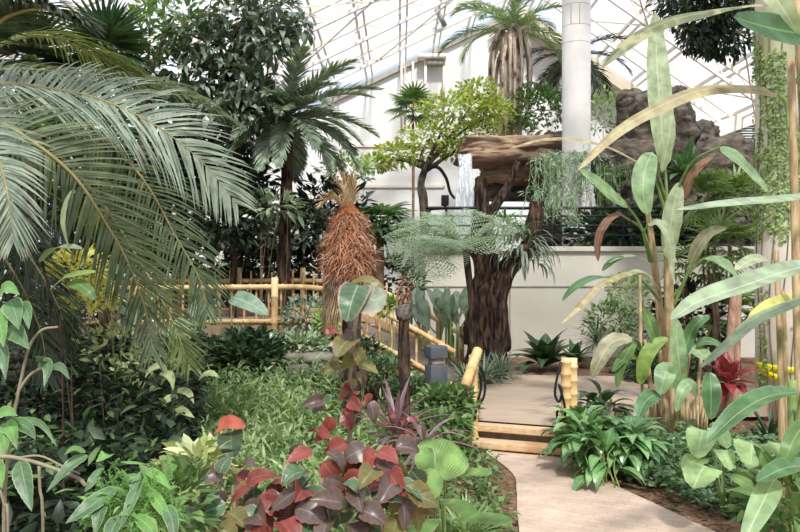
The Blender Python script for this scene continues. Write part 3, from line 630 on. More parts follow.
tag(M.build('bare_branch', M_black, origin=A(424, 170, 18.1)), 'bare dark crooked branch curling down beside the waterfall', 'branch')
bush('rock_shrub', 'bright green shrub on the rocks under the tall date palm', None, A(540, 112, 18.8), (.8, .6, .75), 700, .17, .09, L_mid, M_thin, base=A(540, 160, 18.8))
bush('rock_shrub', 'soft green shrub on the rocks just right of the white column', None, A(606, 118, 18.4), (.6, .5, .7), 520, .15, .07, L_weed, M_thin, base=A(606, 160, 18.4))
bush('rock_shrub', 'small green shrub between the column and the tall date palm trunk', None, A(522, 138, 19.0), (.45, .4, .5), 300, .16, .08, L_weed, M_thin, base=A(522, 165, 19))
# trailing plants over the ledge
def trailer(label, px0, px1, py, Y, n, drop, lm, w=.02, name='trailing_plant', L=.16):
    t = thing(name, label, 'plant', A((px0+px1)/2, py, Y)); M = MB(); S = MB()
    for i in range(n):
        p = A(rng.uniform(px0, px1), py+rng.uniform(-6, 8), Y+rng.uniform(-.3, .3)); dr = drop*rng.uniform(.5, 1.1); o = rng.normal(0, .06, 3)
        C = cat([p, p+(o[0]*2, -.16, .05), p+(o[0]*2.5, -.22+o[1], -dr*.5), p+(o[0]*3, -.2+o[1], -dr)], 14); tube(S, C, .006, 4)
        k = 26; u = rng.uniform(.1, 1, k); Q = C[(u*13).astype(int)]+rng.normal(0, .02, (k, 3)); D = rng.normal(0, .6, (k, 3)); D[:, 2] -= .9
        leaves(M, Q, D, rng.normal(0, 1, (k, 3)), L*rng.uniform(.6, 1.1, k), w, 'lance', 2, .4, .1)
    M.build('foliage', lm, t); S.build('stem', M_gstem, t); return t
trailer('pale grey-green trailing plant hanging over the rock left of the column base', 540, 590, 160, 15.6, 60, .85, L_rhip)
trailer('wispy grey-green trailing plant spilling through the railing right of the forked trunk', 538, 575, 196, 14.0, 26, .45, L_rhip, .016)
trailer('dark green trailing plant on the boulder right of the column', 596, 622, 172, 16.0, 26, 1.0, L_ivy)
# rock plant, fan palm clumps and hedge on the right of the terrace
t = thing('rock_plant', 'big-leaved dark plant rooted on the boulders behind the banana stems', 'plant', A(685, 188, 15.0)); rosette(t, A(685, 176, 15), 20, .85, .22, L_band, 'ovate', (.1, 1.35), 1.1, 6, .2, cross=5)
for lab, px, py, Y, n, R in (('bushy fan palm clump left of the ivy column, tallest', 712, 208, 11.6, 26, .48), ('fan palm clump low beside the ivy column', 722, 255, 11.0, 26, .5), ('fan palm clump leaning over the cane bases', 692, 270, 11.6, 22, .46), ('fan palm clump tucked close to the ivy column midway up', 738, 205, 11.8, 20, .46), ('fan palm clump down in shade behind the red-leaved plant', 735, 320, 11.4, 22, .5)):
    t = thing('lady_palm', lab, 'palm', G(px, Y), 'fan palm clumps')
    for s in range(4):
        M = MB(); e = A(px+rng.uniform(-12, 12), py+rng.uniform(-15, 40), Y); tube(M, cat([G(px+rng.uniform(-6, 6), Y), (G(px, Y)+e)/2, e], 8), .018, 6); M.build('cane', M_thin, t)
    for i in range(n):
        a = i*2.4; e = rng.uniform(-.3, 1.2); d = np.array([math.cos(a)*math.cos(e), math.sin(a)*math.cos(e), math.sin(e)]); c = A(px, py, Y)+d*np.array([.42, .38, .5])*rng.uniform(.5, 1)
        M = MB(); fan(M, c, d*.8-UP*.3+(0, -.3, 0), UP*.8+d*.5+(0, -.4, 0), R*.78, 11, 1.6, .042, .4, 3, .3); M.build('frond', L_rhap, t)
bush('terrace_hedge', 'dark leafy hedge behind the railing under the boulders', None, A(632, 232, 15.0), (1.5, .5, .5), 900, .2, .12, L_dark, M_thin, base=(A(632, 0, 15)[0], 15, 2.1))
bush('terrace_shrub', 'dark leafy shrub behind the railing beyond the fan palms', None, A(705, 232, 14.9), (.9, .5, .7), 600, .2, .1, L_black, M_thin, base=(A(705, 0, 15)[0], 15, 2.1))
# dark weeping tree at the top right
tree('fig_tree', 'dark drooping fig tree reaching in at the top right under the glass', (6.4, 11.5, 0), [(6.4, 11.5, 0), (6.3, 11.5, 3), (6.0, 11.5, 5.2), (5.6, 11.6, 6.2)], .16,
     [(A(705, 15, 11.5), (.62, .6, .38), 2.2), (A(722, 42, 11.5), (.42, .5, .26), 1.5), (A(735, 0, 11.5), (.6, .6, .5), 2), (A(685, -5, 11.6), (.5, .5, .32), 1.5), (A(700, 38, 11.4), (.3, .4, .2), .8)], L_black, M_bark2, .13, .05, 'lance', 1.0, per=420, up=.0, zlo=-.9)
# ivy on the stained column
M = MB(); n = 11000; zz = rng.uniform(1.55, 5.8, n)**1.0; aa = rng.uniform(PI*.78, PI*2.1, n)
lean = np.array([mnoise.noise(Vector((math.cos(a)*1.5, math.sin(a)*1.5, z*.9))) for a, z in zip(aa, zz)]); keep = (lean > -.02+.25*(zz < 2.4)+.25*(zz < 1.9)-.2*(aa < PI*1.25)*(zz > 2.2)) ; zz, aa = zz[keep], aa[keep]
P = np.c_[xc2+.345*np.cos(aa), 9.4+.345*np.sin(aa), zz]; D = np.c_[rng.normal(0, .6, len(zz)), -.25*np.ones(len(zz)), rng.normal(-.5, .5, len(zz))]
leaves(M, P, D, np.c_[np.cos(aa), np.sin(aa), .3+0*aa], .05*rng.uniform(.6, 1.2, len(zz)), .042, 'ovate', 2, .5, .15)
zz = rng.uniform(.1, 1.6, 500); aa = np.concatenate([rng.normal(PI*1.12, .12, 160), rng.normal(PI*1.62, .14, 340)]); P = np.c_[xc2+.34*np.cos(aa), 9.4+.34*np.sin(aa), zz]
leaves(M, P, np.c_[rng.normal(0, .6, 500), -.2*np.ones(500), rng.normal(-.4, .5, 500)], np.c_[np.cos(aa), np.sin(aa), .3+0*aa], .055, .045, 'ovate', 2, .5, .15)
t = thing('creeping_fig', 'bright green creeping fig covering the upper half of the stained column', 'vine', (xc2, 9.05, 0)); M.build('foliage', L_ivyb, t)
M = MB()
for i in range(9):
    a = PI*(1.02+.11*i); C = np.array([[xc2+.338*math.cos(a+.15*math.sin(z*2+i)), 9.4+.338*math.sin(a+.15*math.sin(z*2+i)), z] for z in np.linspace(0, 4.8, 30)]); tube(M, C, .007, 5)
M.build('stem', M_thin, t)
# ------------------------------------------------------------ forked dark tree and what grows on it
Yd = 11.6
t = thing('forked_tree', 'thick dark-barked forked tree at the far edge of the landing', 'tree', G(488, Yd, 0))
M = MB(); tube(M, cat([G(486, Yd, .0), A(483, 345, Yd), A(482, 310, Yd), A(486, 285, Yd), A(488, 262, Yd), A(485, 240, Yd), A(484, 215, Yd), A(482, 195, Yd), A(481, 178, Yd)], 60), np.interp(np.linspace(0, 1, 60), [0, .2, .45, .6, .8, .95, 1], [.38, .21, .145, .14, .105, .09, .08]), 26, rough=.28)
M.build('trunk', M_bark, t)
M = MB(); tube(M, cat([A(474, 345, Yd), A(477, 300, Yd), A(481, 275, Yd-.1), A(476, 255, Yd), A(464, 238, Yd)], 30), np.linspace(.15, .07, 30), 12, rough=.25); M.build('branch', M_bark, t)
M = MB(); tube(M, cat([A(498, 350, Yd), A(496, 300, Yd-.12), A(505, 272, Yd-.1), A(519, 257, Yd-.1), A(531, 242, Yd-.1), A(534, 220, Yd-.1), A(537, 202, Yd-.1)], 44), np.interp(np.linspace(0, 1, 44), [0, .4, .7, 1], [.19, .14, .12, .10]), 16, rough=.28, seed=4); M.build('branch', M_bark, t)
M = MB(); tube(M, cat([A(485, 232, Yd), A(492, 212, Yd), A(503, 195, Yd), (A(511, 180, Yd)), A(518, 162, Yd)], 26), np.linspace(.10, .045, 26), 11, rough=.25, seed=9); M.build('branch', M_bark, t)
def hanger(lab, c, n, L, W, lm, name='epiphyte', el=(-.7, .9), bend=1.7, r=.1):
    t = thing(name, lab, 'plant', c); M = MB(); d = rand_dirs(n, -.5); n = len(d)
    leaves(M, np.asarray(c)+d*r*np.array([1, .8, .6]), d+(0, 0, .35), UP+d*.5, L*rng.uniform(.6, 1.1, n), W, 'strap', 7, bend, .25, .8); M.build('foliage', lm, t); return t
hanger('dark strappy fern hanging from the right limb of the forked tree', A(521, 248, Yd-.25), 80, .55, .04, L_lirio, r=.22)
hanger('strappy green fern perched on the fork of the dark tree', A(505, 228, Yd-.3), 60, .42, .035, L_mid, r=.18)
hanger('grey-green strappy fern hanging against the terrace wall below the right limb', A(528, 262, Yd-.15), 46, .5, .035, L_lirio, r=.16)
# lacy fern boughs left of the forked tree
def bipinnate(M, pts, npin, lpin, w, N0=nz(np.array([0.0, -.42, .9]))):
    C = cat(pts, 80); T = nz(np.gradient(C, axis=0))
    for t_ in np.linspace(.14, .985, npin):
        i = int(t_*79); S = nz(np.cross(T[i], N0)); ln = lpin*math.sin(PI*min(1, t_*.9+.06))**.8
        for s in (1, -1):
            d = T[i]*.5+S*s*.9+N0*.06; q = C[i]+np.outer(np.linspace(0, 1, 5), nz(d))*ln; q[:, 2] -= .10*ln*np.linspace(0, 1, 5)**2*2
            tube(M, q, .0025, 3, False); m = max(4, int(ln/.036)); u = np.linspace(.05, 1, m); P = np.stack([np.interp(u, np.linspace(0, 1, 5), q[:, j]) for j in range(3)], 1); dd = nz(d); s2 = nz(np.cross(dd, N0))
            for k in (1, -1): leaves(M, P, s2*k+dd*.45, N0, w*np.sin(PI*np.clip(u*.85+.1, 0, 1))**.5*np.ones(m), w*.34, 'ovate', 2, 0, 0)
    return C
t = thing('tree_fern', 'pale lacy fern boughs spreading level in front of the forked tree', 'fern', G(470, 10.6)); Yf = 10.6
M = MB(); tube(M, cat([G(470, Yf), A(472, 320, Yf), A(466, 250, Yf)], 14), .045, 8, rough=.2); M.build('trunk', M_bark, t)
for i, (p0, p1, p2, dy) in enumerate((((466, 250), (430, 232), (386, 238), -.5), ((466, 250), (425, 246), (392, 262), -.9), ((466, 248), (440, 222), (405, 220), .5), ((466, 250), (445, 258), (415, 283), -1.0), ((466, 248), (462, 222), (448, 212), .9), ((466, 250), (488, 226), (512, 232), -.6), ((466, 250), (450, 240), (425, 238), -1.3), ((466, 250), (480, 238), (492, 252), -1.1), ((466, 250), (440, 234), (400, 250), .3), ((466, 248), (476, 216), (496, 220), .4), ((466, 250), (436, 252), (440, 276), -.7), ((466, 246), (436, 226), (392, 226), .1), ((466, 250), (432, 240), (384, 250), -1.2), ((466, 250), (428, 252), (398, 274), -.2), ((466, 246), (450, 226), (424, 214), -.3), ((466, 250), (444, 244), (412, 244), .8))):
    M = MB(); C = bipinnate(M, [A(*p0, Yf), A(*p1, Yf+dy*.5), A(*p2, Yf+dy)], 13, .36, .06); f = M.build('frond', L_fern, t); M = MB(); tube(M, C[::6], .0045, 5); M.build('rachis', M_gstem, f)
# planting along the terrace wall
t = thing('paddle_plant', 'grey-green paddle-leaved clump below the terrace wall, left of the forked tree', 'plant', G(438, 11.8))
S_ = MB()
for i in range(24):
    b_ = A(438+rng.uniform(-22, 24), rng.uniform(316, 338), 11.8+rng.uniform(-.3, .3)); M = MB(); leaves(M, b_, (rng.normal(0, .5)+(b_[0]-.6)*.6, rng.normal(-.1, .4), 1), (rng.normal(0, .5), -1, .4), rng.uniform(.45, .72), rng.uniform(.13, .18), 'paddle', 12, rng.uniform(0, .9), .1, 0, 5); M.build('leaf', L_padd, t); tube(S_, [(b_[0]*.9+.06, b_[1], 0), b_], .012, 5)
S_.build('stem', M_gstem, t)
def floorros(lab, px, Y, n, L, W, lm, prof='strap', el=(.3, 1.4), bend=1.2, z=0.0, name='strap_plant', cross=3, zr=0.05, split=False):
    t = thing(name, lab, 'plant', G(px, Y, z)); rosette(t, G(px, Y, z+zr), n, L, W, lm, prof, el, bend, 7, .25, split=split, cross=cross); return t
floorros('strappy variegated clump on the landing edge at the foot of the forked tree', 500, 11.0, 90, .5, .03, L_lirio, z=.2)
floorros('strappy variegated clump between the left newel and the forked tree', 484, 10.6, 70, .5, .03, L_lirio, z=.2)
floorros('strappy clump nearest the end of the ramp rail', 466, 10.2, 60, .5, .03, L_lirio, z=.2)
floorros('dark broad-leaved clump on the mulch at the wall, right of the forked tree', 545, 12.2, 30, .72, .27, L_dark, 'ovate', (.55, 1.4), 1.3, .2, 'broadleaf_plant', 5, split=True)
floorros('dark broad-leaved clump beneath the wall, between mulch bed and banana stems', 640, 11.9, 26, .7, .26, L_dark, 'ovate', (.3, 1.3), 1.1, .1, 'broadleaf_plant', 5, split=True)
floorros('dark broad-leaved clump left of the striped banana leaf', 575, 12.6, 20, .45, .16, L_dark, 'ovate', (.3, 1.3), 1.1, .2, 'broadleaf_plant', 5, split=True)
floorros('spiky grey-green tuft against the terrace wall left of the banana stems', 597, 13.0, 46, .6, .035, L_lirio, z=.5, el=(.0, 1.4))
bush('leafy_shrub', 'fresh green shrub at the wall foot behind the bent banana leaf', None, A(610, 325, 12.6), (.45, .4, .4), 480, .12, .05, L_mid, M_gstem)
bush('leafy_shrub', 'green shrub at the wall foot left of the pinkish canes', None, A(628, 300, 12.9), (.4, .35, .5), 420, .13, .05, L_weed, M_gstem)
bush('leafy_shrub', 'shaded shrub between the pinkish canes and the fan palms', None, A(688, 330, 12.0), (.6, .5, .8), 700, .18, .09, L_black, M_gstem)
bush('leafy_shrub', 'dense dark shrub behind the cane bases', None, A(665, 372, 10.9), (.55, .4, .4), 500, .18, .09, L_dark, M_gstem)
M = MB(); prism(M, [(1.5, 11.5), (3.6, 11.3), (5.2, 10.6), (9, 10.6), (9, 13.95), (.5, 13.95), (.5, 12.3), (1.03, 11.9)], 0, .2); struct('floor_bed', M, M_mulch)
# ------------------------------------------------------------ bananas on the right
def canes(t, lst, mat, nm='cane', rough=.12):
    for pts, r in lst:
        M = MB(); tube(M, cat(pts, 18), r if np.isscalar(r) else np.linspace(r[0], r[1], 18), 10, rough=rough); M.build(nm, mat, t)
def bleaf(t, pts, wpx, mat, up=(0, -.9, .5), prof='banana', fold=.15, stalk=None, tw=0.0, ripple=.012, nm='leaf', n=22, serr=0):
    P = AP(pts); w = wpx*pts[len(pts)//2][2]/F; M = MB(); bigleaf(M, P, w, up, prof, fold, n, 7, serr, ripple, tw); f = M.build(nm, mat, t)
    if stalk:
        M = MB(); S = cat(AP(stalk), 12); tube(M, S, np.linspace(.022, .012, 12)*pts[0][2]/8.5, 6); M.build('stalk', M_gstem, f)
    return f
Yb = 8.8
t = thing('banana_plant', 'tall banana plant with straw-coloured stems and one upright pale leaf, left of the fan palms', 'banana plant', G(672, Yb))
canes(t, [([G(676, Yb), A(673, 380, Yb), A(669, 300, Yb), A(667, 200, Yb)], (.085, .045)), ([G(664, Yb+.2), A(662, 340, Yb+.2), A(654, 260, Yb+.2), A(647, 205, Yb+.2)], (.06, .032)), ([G(690, Yb-.1), A(682, 380, Yb-.1), A(676, 330, Yb-.1)], (.06, .04))], M_cane)
B = lambda *a, **k: bleaf(t, *a, **k)
B([(665, 168, 8.7), (661, 120, 8.6), (657, 65, 8.6), (655, 12, 8.7)], 25, L_banp, fold=.2, stalk=[(667, 205, Yb), (666, 180, 8.75), (665, 168, 8.7)])
B([(662, 172, 8.5), (668, 140, 8.4), (672, 112, 8.4)], 17, L_banp, up=(.5, -.8, .3))
B([(652, 152, 8.5), (645, 170, 8.3), (643, 192, 8.2), (648, 215, 8.2)], 23, L_ban, up=(-.2, -.9, .3), stalk=[(667, 205, Yb), (660, 180, 8.6), (652, 152, 8.5)])
B([(628, 207, 8.5), (612, 196, 8.4), (594, 180, 8.3), (579, 170, 8.2)], 17, L_ban, up=(0, -.8, .6), stalk=[(652, 262, Yb), (640, 225, 8.6), (628, 207, 8.5)])
B([(632, 221, 8.6), (617, 215, 8.5), (604, 226, 8.4), (598, 242, 8.4), (598, 262, 8.4)], 10, L_brown, up=(-.4, -.6, .6), ripple=.04, stalk=[(650, 262, Yb), (644, 232, 8.7), (632, 221, 8.6)])
B([(648, 224, 8.5), (660, 224, 8.4), (669, 240, 8.3), (673, 280, 8.3)], 14, L_banp, up=(.3, -.8, .5), stalk=[(650, 258, Yb), (644, 236, 8.6), (648, 224, 8.5)])
B([(668, 258, 8.6), (670, 230, 8.5), (674, 205, 8.5), (680, 182, 8.6)], 21, L_banp, up=(.1, -.95, .3))
B([(690, 265, 8.6), (698, 247, 8.5), (710, 233, 8.4), (727, 228, 8.3)], 15, L_drygrey, up=(-.3, -.7, .6), stalk=[(670, 300, Yb), (682, 285, 8.7), (690, 265, 8.6)])
B([(684, 200, 8.6), (690, 180, 8.5), (700, 166, 8.4), (713, 156, 8.4)], 12, L_brown, up=(-.5, -.6, .5), ripple=.04, stalk=[(668, 225, Yb), (676, 212, 8.7), (684, 200, 8.6)])
B([(705, 258, 8.5), (717, 260, 8.4), (728, 267, 8.3), (739, 279, 8.3)], 15, L_ban, up=(0, -.6, .8), stalk=[(672, 310, Yb), (690, 270, 8.6), (705, 258, 8.5)])
B([(640, 163, 8.4), (610, 147, 8.2), (575, 138, 8.1), (540, 139, 8.0), (508, 149, 7.9)], 9, L_tan, up=(0, -.35, .95), fold=-.5, stalk=[(667, 220, Yb), (655, 180, 8.6), (640, 163, 8.4)])
B([(720, 147, 8.0), (735, 157, 7.9), (750, 172, 7.9), (769, 192, 7.9)], 17, L_ban, up=(-.2, -.6, .8), stalk=[(668, 215, Yb), (690, 165, 8.4), (720, 147, 8.0)])
B([(605, 277, 8.4), (590, 279, 8.3), (574, 288, 8.2), (562, 301, 8.2)], 11, L_band, up=(0, -.4, .9), stalk=[(660, 300, Yb), (635, 275, 8.6), (605, 277, 8.4)])
B([(625, 257, 8.4), (615, 260, 8.4), (608, 265, 8.4), (602, 271, 8.4)], 8, L_band, up=(0, -.6, .8))
B([(655, 278, 8.6), (630, 272, 8.4), (600, 285, 8.2), (580, 305, 8.1), (561, 324, 8.0)], 9, L_tan, up=(0, -.5, .9), fold=-.4)
B([(650, 263, 8.6), (635, 256, 8.5), (620, 258, 8.4), (608, 263, 8.4)], 8, L_banp, up=(0, -.3, 1))
B([(660, 290, 8.6), (645, 273, 8.5), (630, 274, 8.4), (618, 286, 8.4)], 9, L_banp, up=(0, -.5, 1))
t2 = thing('banana_plant', 'low banana clump with a mottled bent-down leaf, at the foot of the tall banana stems', 'banana plant', G(655, 8.3)); t = t2
canes(t, [([G(645, 8.3), A(641, 360, 8.3), A(640, 275, 8.3)], .018), ([G(655, 8.3), A(652, 400, 8.3), A(645, 340, 8.3)], (.035, .02)), ([G(668, 8.2), A(664, 390, 8.2), A(660, 350, 8.2)], (.045, .02)), ([G(682, 8.2), A(684, 390, 8.2), A(690, 350, 8.2)], (.04, .018)), ([G(697, 8.2), A(697, 400, 8.2), A(702, 350, 8.2)], (.03, .018)), ([G(676, 8.0), A(676, 415, 8.0), A(678, 380, 8.0)], (.035, .02))], M_cane, 'cane')
B([(632, 338, 8.1), (614, 341, 8.0), (602, 356, 7.9), (592, 378, 7.9)], 20, L_drygrey, up=(-.5, -.7, .5), ripple=.03, stalk=[(641, 370, 8.3), (640, 345, 8.2), (632, 338, 8.1)])
B([(634, 342, 8.1), (628, 352, 8.0), (621, 365, 8.0), (617, 388, 8.0)], 13, L_mid, up=(-.5, -.8, .4))
B([(681, 385, 8.0), (679, 360, 7.9), (677, 340, 7.9), (676, 318, 7.9)], 17, L_ban, up=(0, -1, .2))
B([(686, 345, 8.0), (696, 350, 7.9), (705, 356, 7.8), (716, 360, 7.7)], 17, L_ban, up=(0, -.7, .7))
B([(678, 388, 7.9), (668, 372, 7.8), (664, 378, 7.7), (660, 395, 7.7)], 22, L_ban, up=(-.3, -.8, .5))
B([(660, 395, 7.8), (652, 396, 7.7), (643, 405, 7.6), (636, 424, 7.5)], 17, L_band, up=(-.4, -.8, .5))
B([(710, 372, 7.7), (711, 388, 7.6), (711, 402, 7.6), (711, 420, 7.6)], 20, L_band, up=(0, -1, .2))
B([(640, 385, 8.0), (645, 360, 7.9), (655, 345, 7.9), (668, 338, 7.9)], 15, L_bright, up=(-.3, -.8, .5))
B([(642, 365, 8.2), (632, 357, 8.1), (622, 360, 8.0), (612, 372, 8.0)], 12, L_mid, up=(-.2, -.6, .7))
B([(690, 350, 8.0), (703, 342, 7.9), (715, 343, 7.9), (727, 352, 7.9)], 12, L_band, up=(.1, -.6, .8))
B([(660, 352, 8.0), (652, 330, 7.9), (648, 318, 7.9), (643, 308, 7.9)], 14, L_mid, up=(0, -.8, .5))
B([(683, 358, 7.9), (690, 335, 7.9), (698, 322, 7.8), (710, 316, 7.8)], 14, L_band, up=(-.3, -.7, .6))
B([(697, 396, 7.9), (690, 384, 7.8), (682, 392, 7.7), (676, 412, 7.7)], 13, L_ban, up=(-.2, -.8, .5))
# near plant with long blades, its stems at the right edge of the view
Yn = 5.0
t = thing('traveller_palm', 'nearest tall plant at the right edge with long arching blue-green blades', 'banana plant', G(792, Yn))
canes(t, [([G(808, Yn), A(803, 480, Yn), A(797, 300, Yn), A(791, 60, Yn)], (.036, .026)), ([G(820, Yn+.1), A(816, 400, Yn+.1), A(808, 200, Yn+.1), A(797, -10, Yn)], (.042, .03)), ([G(782, 5.4), A(781, 380, 5.4), A(776, 250, 5.4)], (.026, .02)), ([G(788, 5.5), A(786, 400, 5.5), A(783, 290, 5.5)], (.022, .018))], M_cane)
canes(t, [([G(797, 4.9), A(793, 470, 4.9), A(792, 380, 4.9)], (.035, .03))], M_gstem)
B([(778, 95, 4.9), (752, 88, 4.8), (705, 89, 4.6), (660, 106, 4.5), (615, 133, 4.4), (577, 171, 4.3)], 18, L_tan, up=(-.45, -.8, .4), fold=-.25, tw=-.1, stalk=[(788, 130, 5.0), (786, 105, 4.95), (778, 95, 4.9)], n=30)
B([(775, 4, 4.9), (745, 6, 4.8), (712, 11, 4.6), (665, 22, 4.5), (632, 40, 4.4), (600, 69, 4.35)], 16, L_oliv_shade, up=(-.4, -.8, .45), fold=-.3, tw=.1, prof='tipwide', stalk=[(790, 30, 5), (786, 5, 4.95), (775, 4, 4.9)], n=30)
B([(845, 35, 5.0), (800, 33, 4.7), (770, 28, 4.5), (733, 17, 4.3)], 36, L_bandd, up=(-.1, -.97, .2), stalk=[(790, 90, 5), (820, 50, 5), (845, 35, 5.0)])
B([(800, 40, 4.7), (785, 12, 4.6), (768, -8, 4.6), (740, -20, 4.6)], 20, L_banp, up=(-.5, -.8, .2))
B([(820, 194, 4.8), (780, 199, 4.5), (730, 203, 4.3), (675, 210, 4.1)], 15, L_strel, up=(0, -.55, .8), fold=.1, stalk=[(798, 260, 5), (812, 205, 4.9), (820, 194, 4.8)], n=28)
B([(830, 262, 4.7), (790, 270, 4.4), (740, 287, 4.2), (700, 301, 4.1), (670, 320, 4.0)], 26, L_strel, up=(-.15, -.6, .75), fold=.3, stalk=[(800, 330, 5), (818, 280, 4.8), (830, 262, 4.7)], n=28)
B([(825, 292, 4.9), (790, 306, 4.8), (755, 322, 4.7), (728, 345, 4.6), (700, 368, 4.6)], 14, L_strel, up=(-.4, -.6, .7), fold=.3, stalk=[(800, 350, 5), (815, 310, 4.9), (825, 292, 4.9)])
B([(800, 392, 4.6), (770, 396, 4.4), (740, 412, 4.2), (706, 443, 4.1)], 25, L_band, up=(-.3, -.55, .75), fold=.35, stalk=[(792, 440, 4.9), (800, 400, 4.8), (800, 392, 4.6)])
B([(825, 470, 4.6), (800, 466, 4.4), (780, 470, 4.2), (756, 482, 4.1)], 24, L_band, up=(-.1, -.55, .8), fold=.3)
B([(775, 478, 4.4), (768, 492, 4.2), (758, 512, 4.1), (742, 545, 4.0)], 25, L_ban, up=(-.4, -.85, .3), fold=.25, stalk=[(792, 500, 4.9), (785, 478, 4.6), (775, 478, 4.4)])
B([(772, 262, 5.3), (762, 258, 5.2), (748, 262, 5.1), (735, 270, 5.0)], 16, L_banp, up=(-.2, -.6, .7))
B([(812, 300, 5.2), (790, 300, 5.1), (770, 306, 5.0), (748, 318, 5.0)], 18, L_yellow, up=(-.2, -.6, .7))
B([(815, 420, 4.6), (800, 430, 4.5), (790, 448, 4.4), (783, 470, 4.4)], 20, L_mid, up=(-.4, -.8, .4))
B([(790, 500, 4.4), (805, 490, 4.2), (815, 505, 4.0), (820, 530, 3.9)], 26, L_mid, up=(0, -.8, .5))
t = thing('heliconia_cane', 'stout pinkish-brown cane rising beside the stained column', 'plant', G(729, 9.0))
canes(t, [([G(724, 9.0), A(727, 400, 9.0), A(731, 335, 9.0), A(735, 282, 9.0)], (.055, .046)), ([G(733, 9.2), A(736, 380, 9.2), A(739, 290, 9.2)], (.045, .035))], M_pink)
t = thing('ti_plant', 'maroon-leaved plant standing beside the stained column under the yellow tape', 'plant', G(728, 8.7))
M = MB(); tube(M, cat([G(728, 8.7), A(727, 400, 8.7), A(728, 360, 8.7)], 8), .02, 7); M.build('stem', M_thin, t)
rosette(t, A(728, 383, 8.7), 24, .42, .15, L_red, 'lance', (-.4, 1.4), .9, 6, .2, cross=5)
# glossy clumps, ground cover and pale round leaves by the path
for lab, px, py, Y, n, r, z in (('large glossy clump of striped leaves spilling over the path kerb, by the right newel', 590, 450, 6.9, 95, .2, .14), ('glossy clump of striped leaves at the path edge, farther from the steps', 628, 452, 6.8, 75, .18, .12), ('glossy clump of striped leaves tucked against the right newel post', 578, 425, 7.4, 36, .12, .12), ('glossy dark clump behind the right newel on the landing side', 603, 402, 8.2, 46, .16, .14), ('low glossy clump of striped leaves nearest the path', 606, 470, 6.5, 40, .15, .05)):
    t = thing('aglaonema', lab, 'plant', G(px, Y), 'glossy clumps beside the steps'); M = MB(); d = rand_dirs(n, -.6); n = len(d); c = G(px, Y, z+.14)
    a = rng.uniform(.3, 1, n); P = c+d*np.array([r*1.5, r*1.2, .22])*a[:, None]; D = d*np.array([1, 1, .5])+(0, -.12, .25)
    for i in range(n):
        M = MB(); leaves(M, P[i], D[i], UP+d[i]*.3, .27*rng.uniform(.8, 1.15), .135*rng.uniform(.85, 1.1), 'ovate', 6, rng.uniform(.9, 1.7), .22, .2, 5); M.build('leaf', L_aglo if 'dark' not in lab else L_dark, t)
    M = MB(); stemsto(M, G(px, Y), c+(0, 0, .1), (r, r, .15), 10, .007); M.build('stem', M_gstem, t)
M = MB(); ar = poly_area([(1.95, 6.7), (2.35, 5.75), (2.75, 5.4), (3.3, 5.6), (3.9, 6.6), (3.8, 7.9), (2.7, 8.0), (2.1, 7.6)])
hh = lambda x, y: .16+.16*np.array([mnoise.noise(Vector((a*2.2, b*2.2, 4.2))) for a, b in zip(x, y)])+.03*(y-5.5)
scatter(M, 5200, ar, hh, .075, .055, 'ovate', .5, (.1, 1.0), .3); tag(M.build('ground_ivy', L_ivy, origin=(2.8, 6.5, 0)), 'low dark small-leaved ivy carpeting the bed right of the path', 'ground cover', kind='stuff')
t = thing('round_leaf_plant', 'pale green scalloped round-leaved plant sprawling over the ivy right of the path', 'plant', G(725, 5.7))
for px, py, Y, w, tx, ty in ((703, 442, 5.6, 34, -8, 18), (705, 478, 5.3, 42, -14, 12), (752, 455, 5.3, 40, -4, 14), (778, 455, 5.2, 30, 8, 14), (758, 478, 5.1, 26, 2, 16), (722, 462, 5.4, 22, 6, 10), (700, 470, 5.5, 26, -18, 4), (715, 440, 5.7, 24, 10, 10)):
    p = A(px, py-12, Y); q = A(px+tx, py+ty, Y-.14); w_ = w*Y/F; f_ = MB(); bigleaf(f_, [p, (p+q)/2+(0, -.02, .03), q+(0, -.04, .02)], w_*.95, (0, -.3, .95), 'heart', .15, 14, 9, .05, .03); f = f_.build('leaf', L_squash, t)
    M = MB(); tube(M, cat([G(725, 5.7), (p+G(725, 5.7))/2+(0, 0, .12), p], 8), .006, 5); M.build('stalk', M_gstem, f)
floorros('dark spiky tuft at the foot of the stained column', 770, 7.6, 34, .5, .05, L_palmd, 'lance', (.1, 1.3), .6)
bush('kerb_shrub', 'leafy green plant at the right edge under the long blades', None, G(795, 4.7, .35), (.3, .3, .3), 160, .2, .09, L_mid, M_gstem)
M = MB()
for i in range(26): p = G(668+rng.uniform(-22, 40), 8.3+rng.uniform(-.3, .3)); tube(M, [p, p+(rng.normal(0, .03), 0, rng.uniform(.25, .55))], .011, 5)
tag(M.build('cane_stubble', M_cane, origin=G(680, 8.3)), 'dry straw stubble of cut canes around the banana stems', 'stubble', kind='stuff')
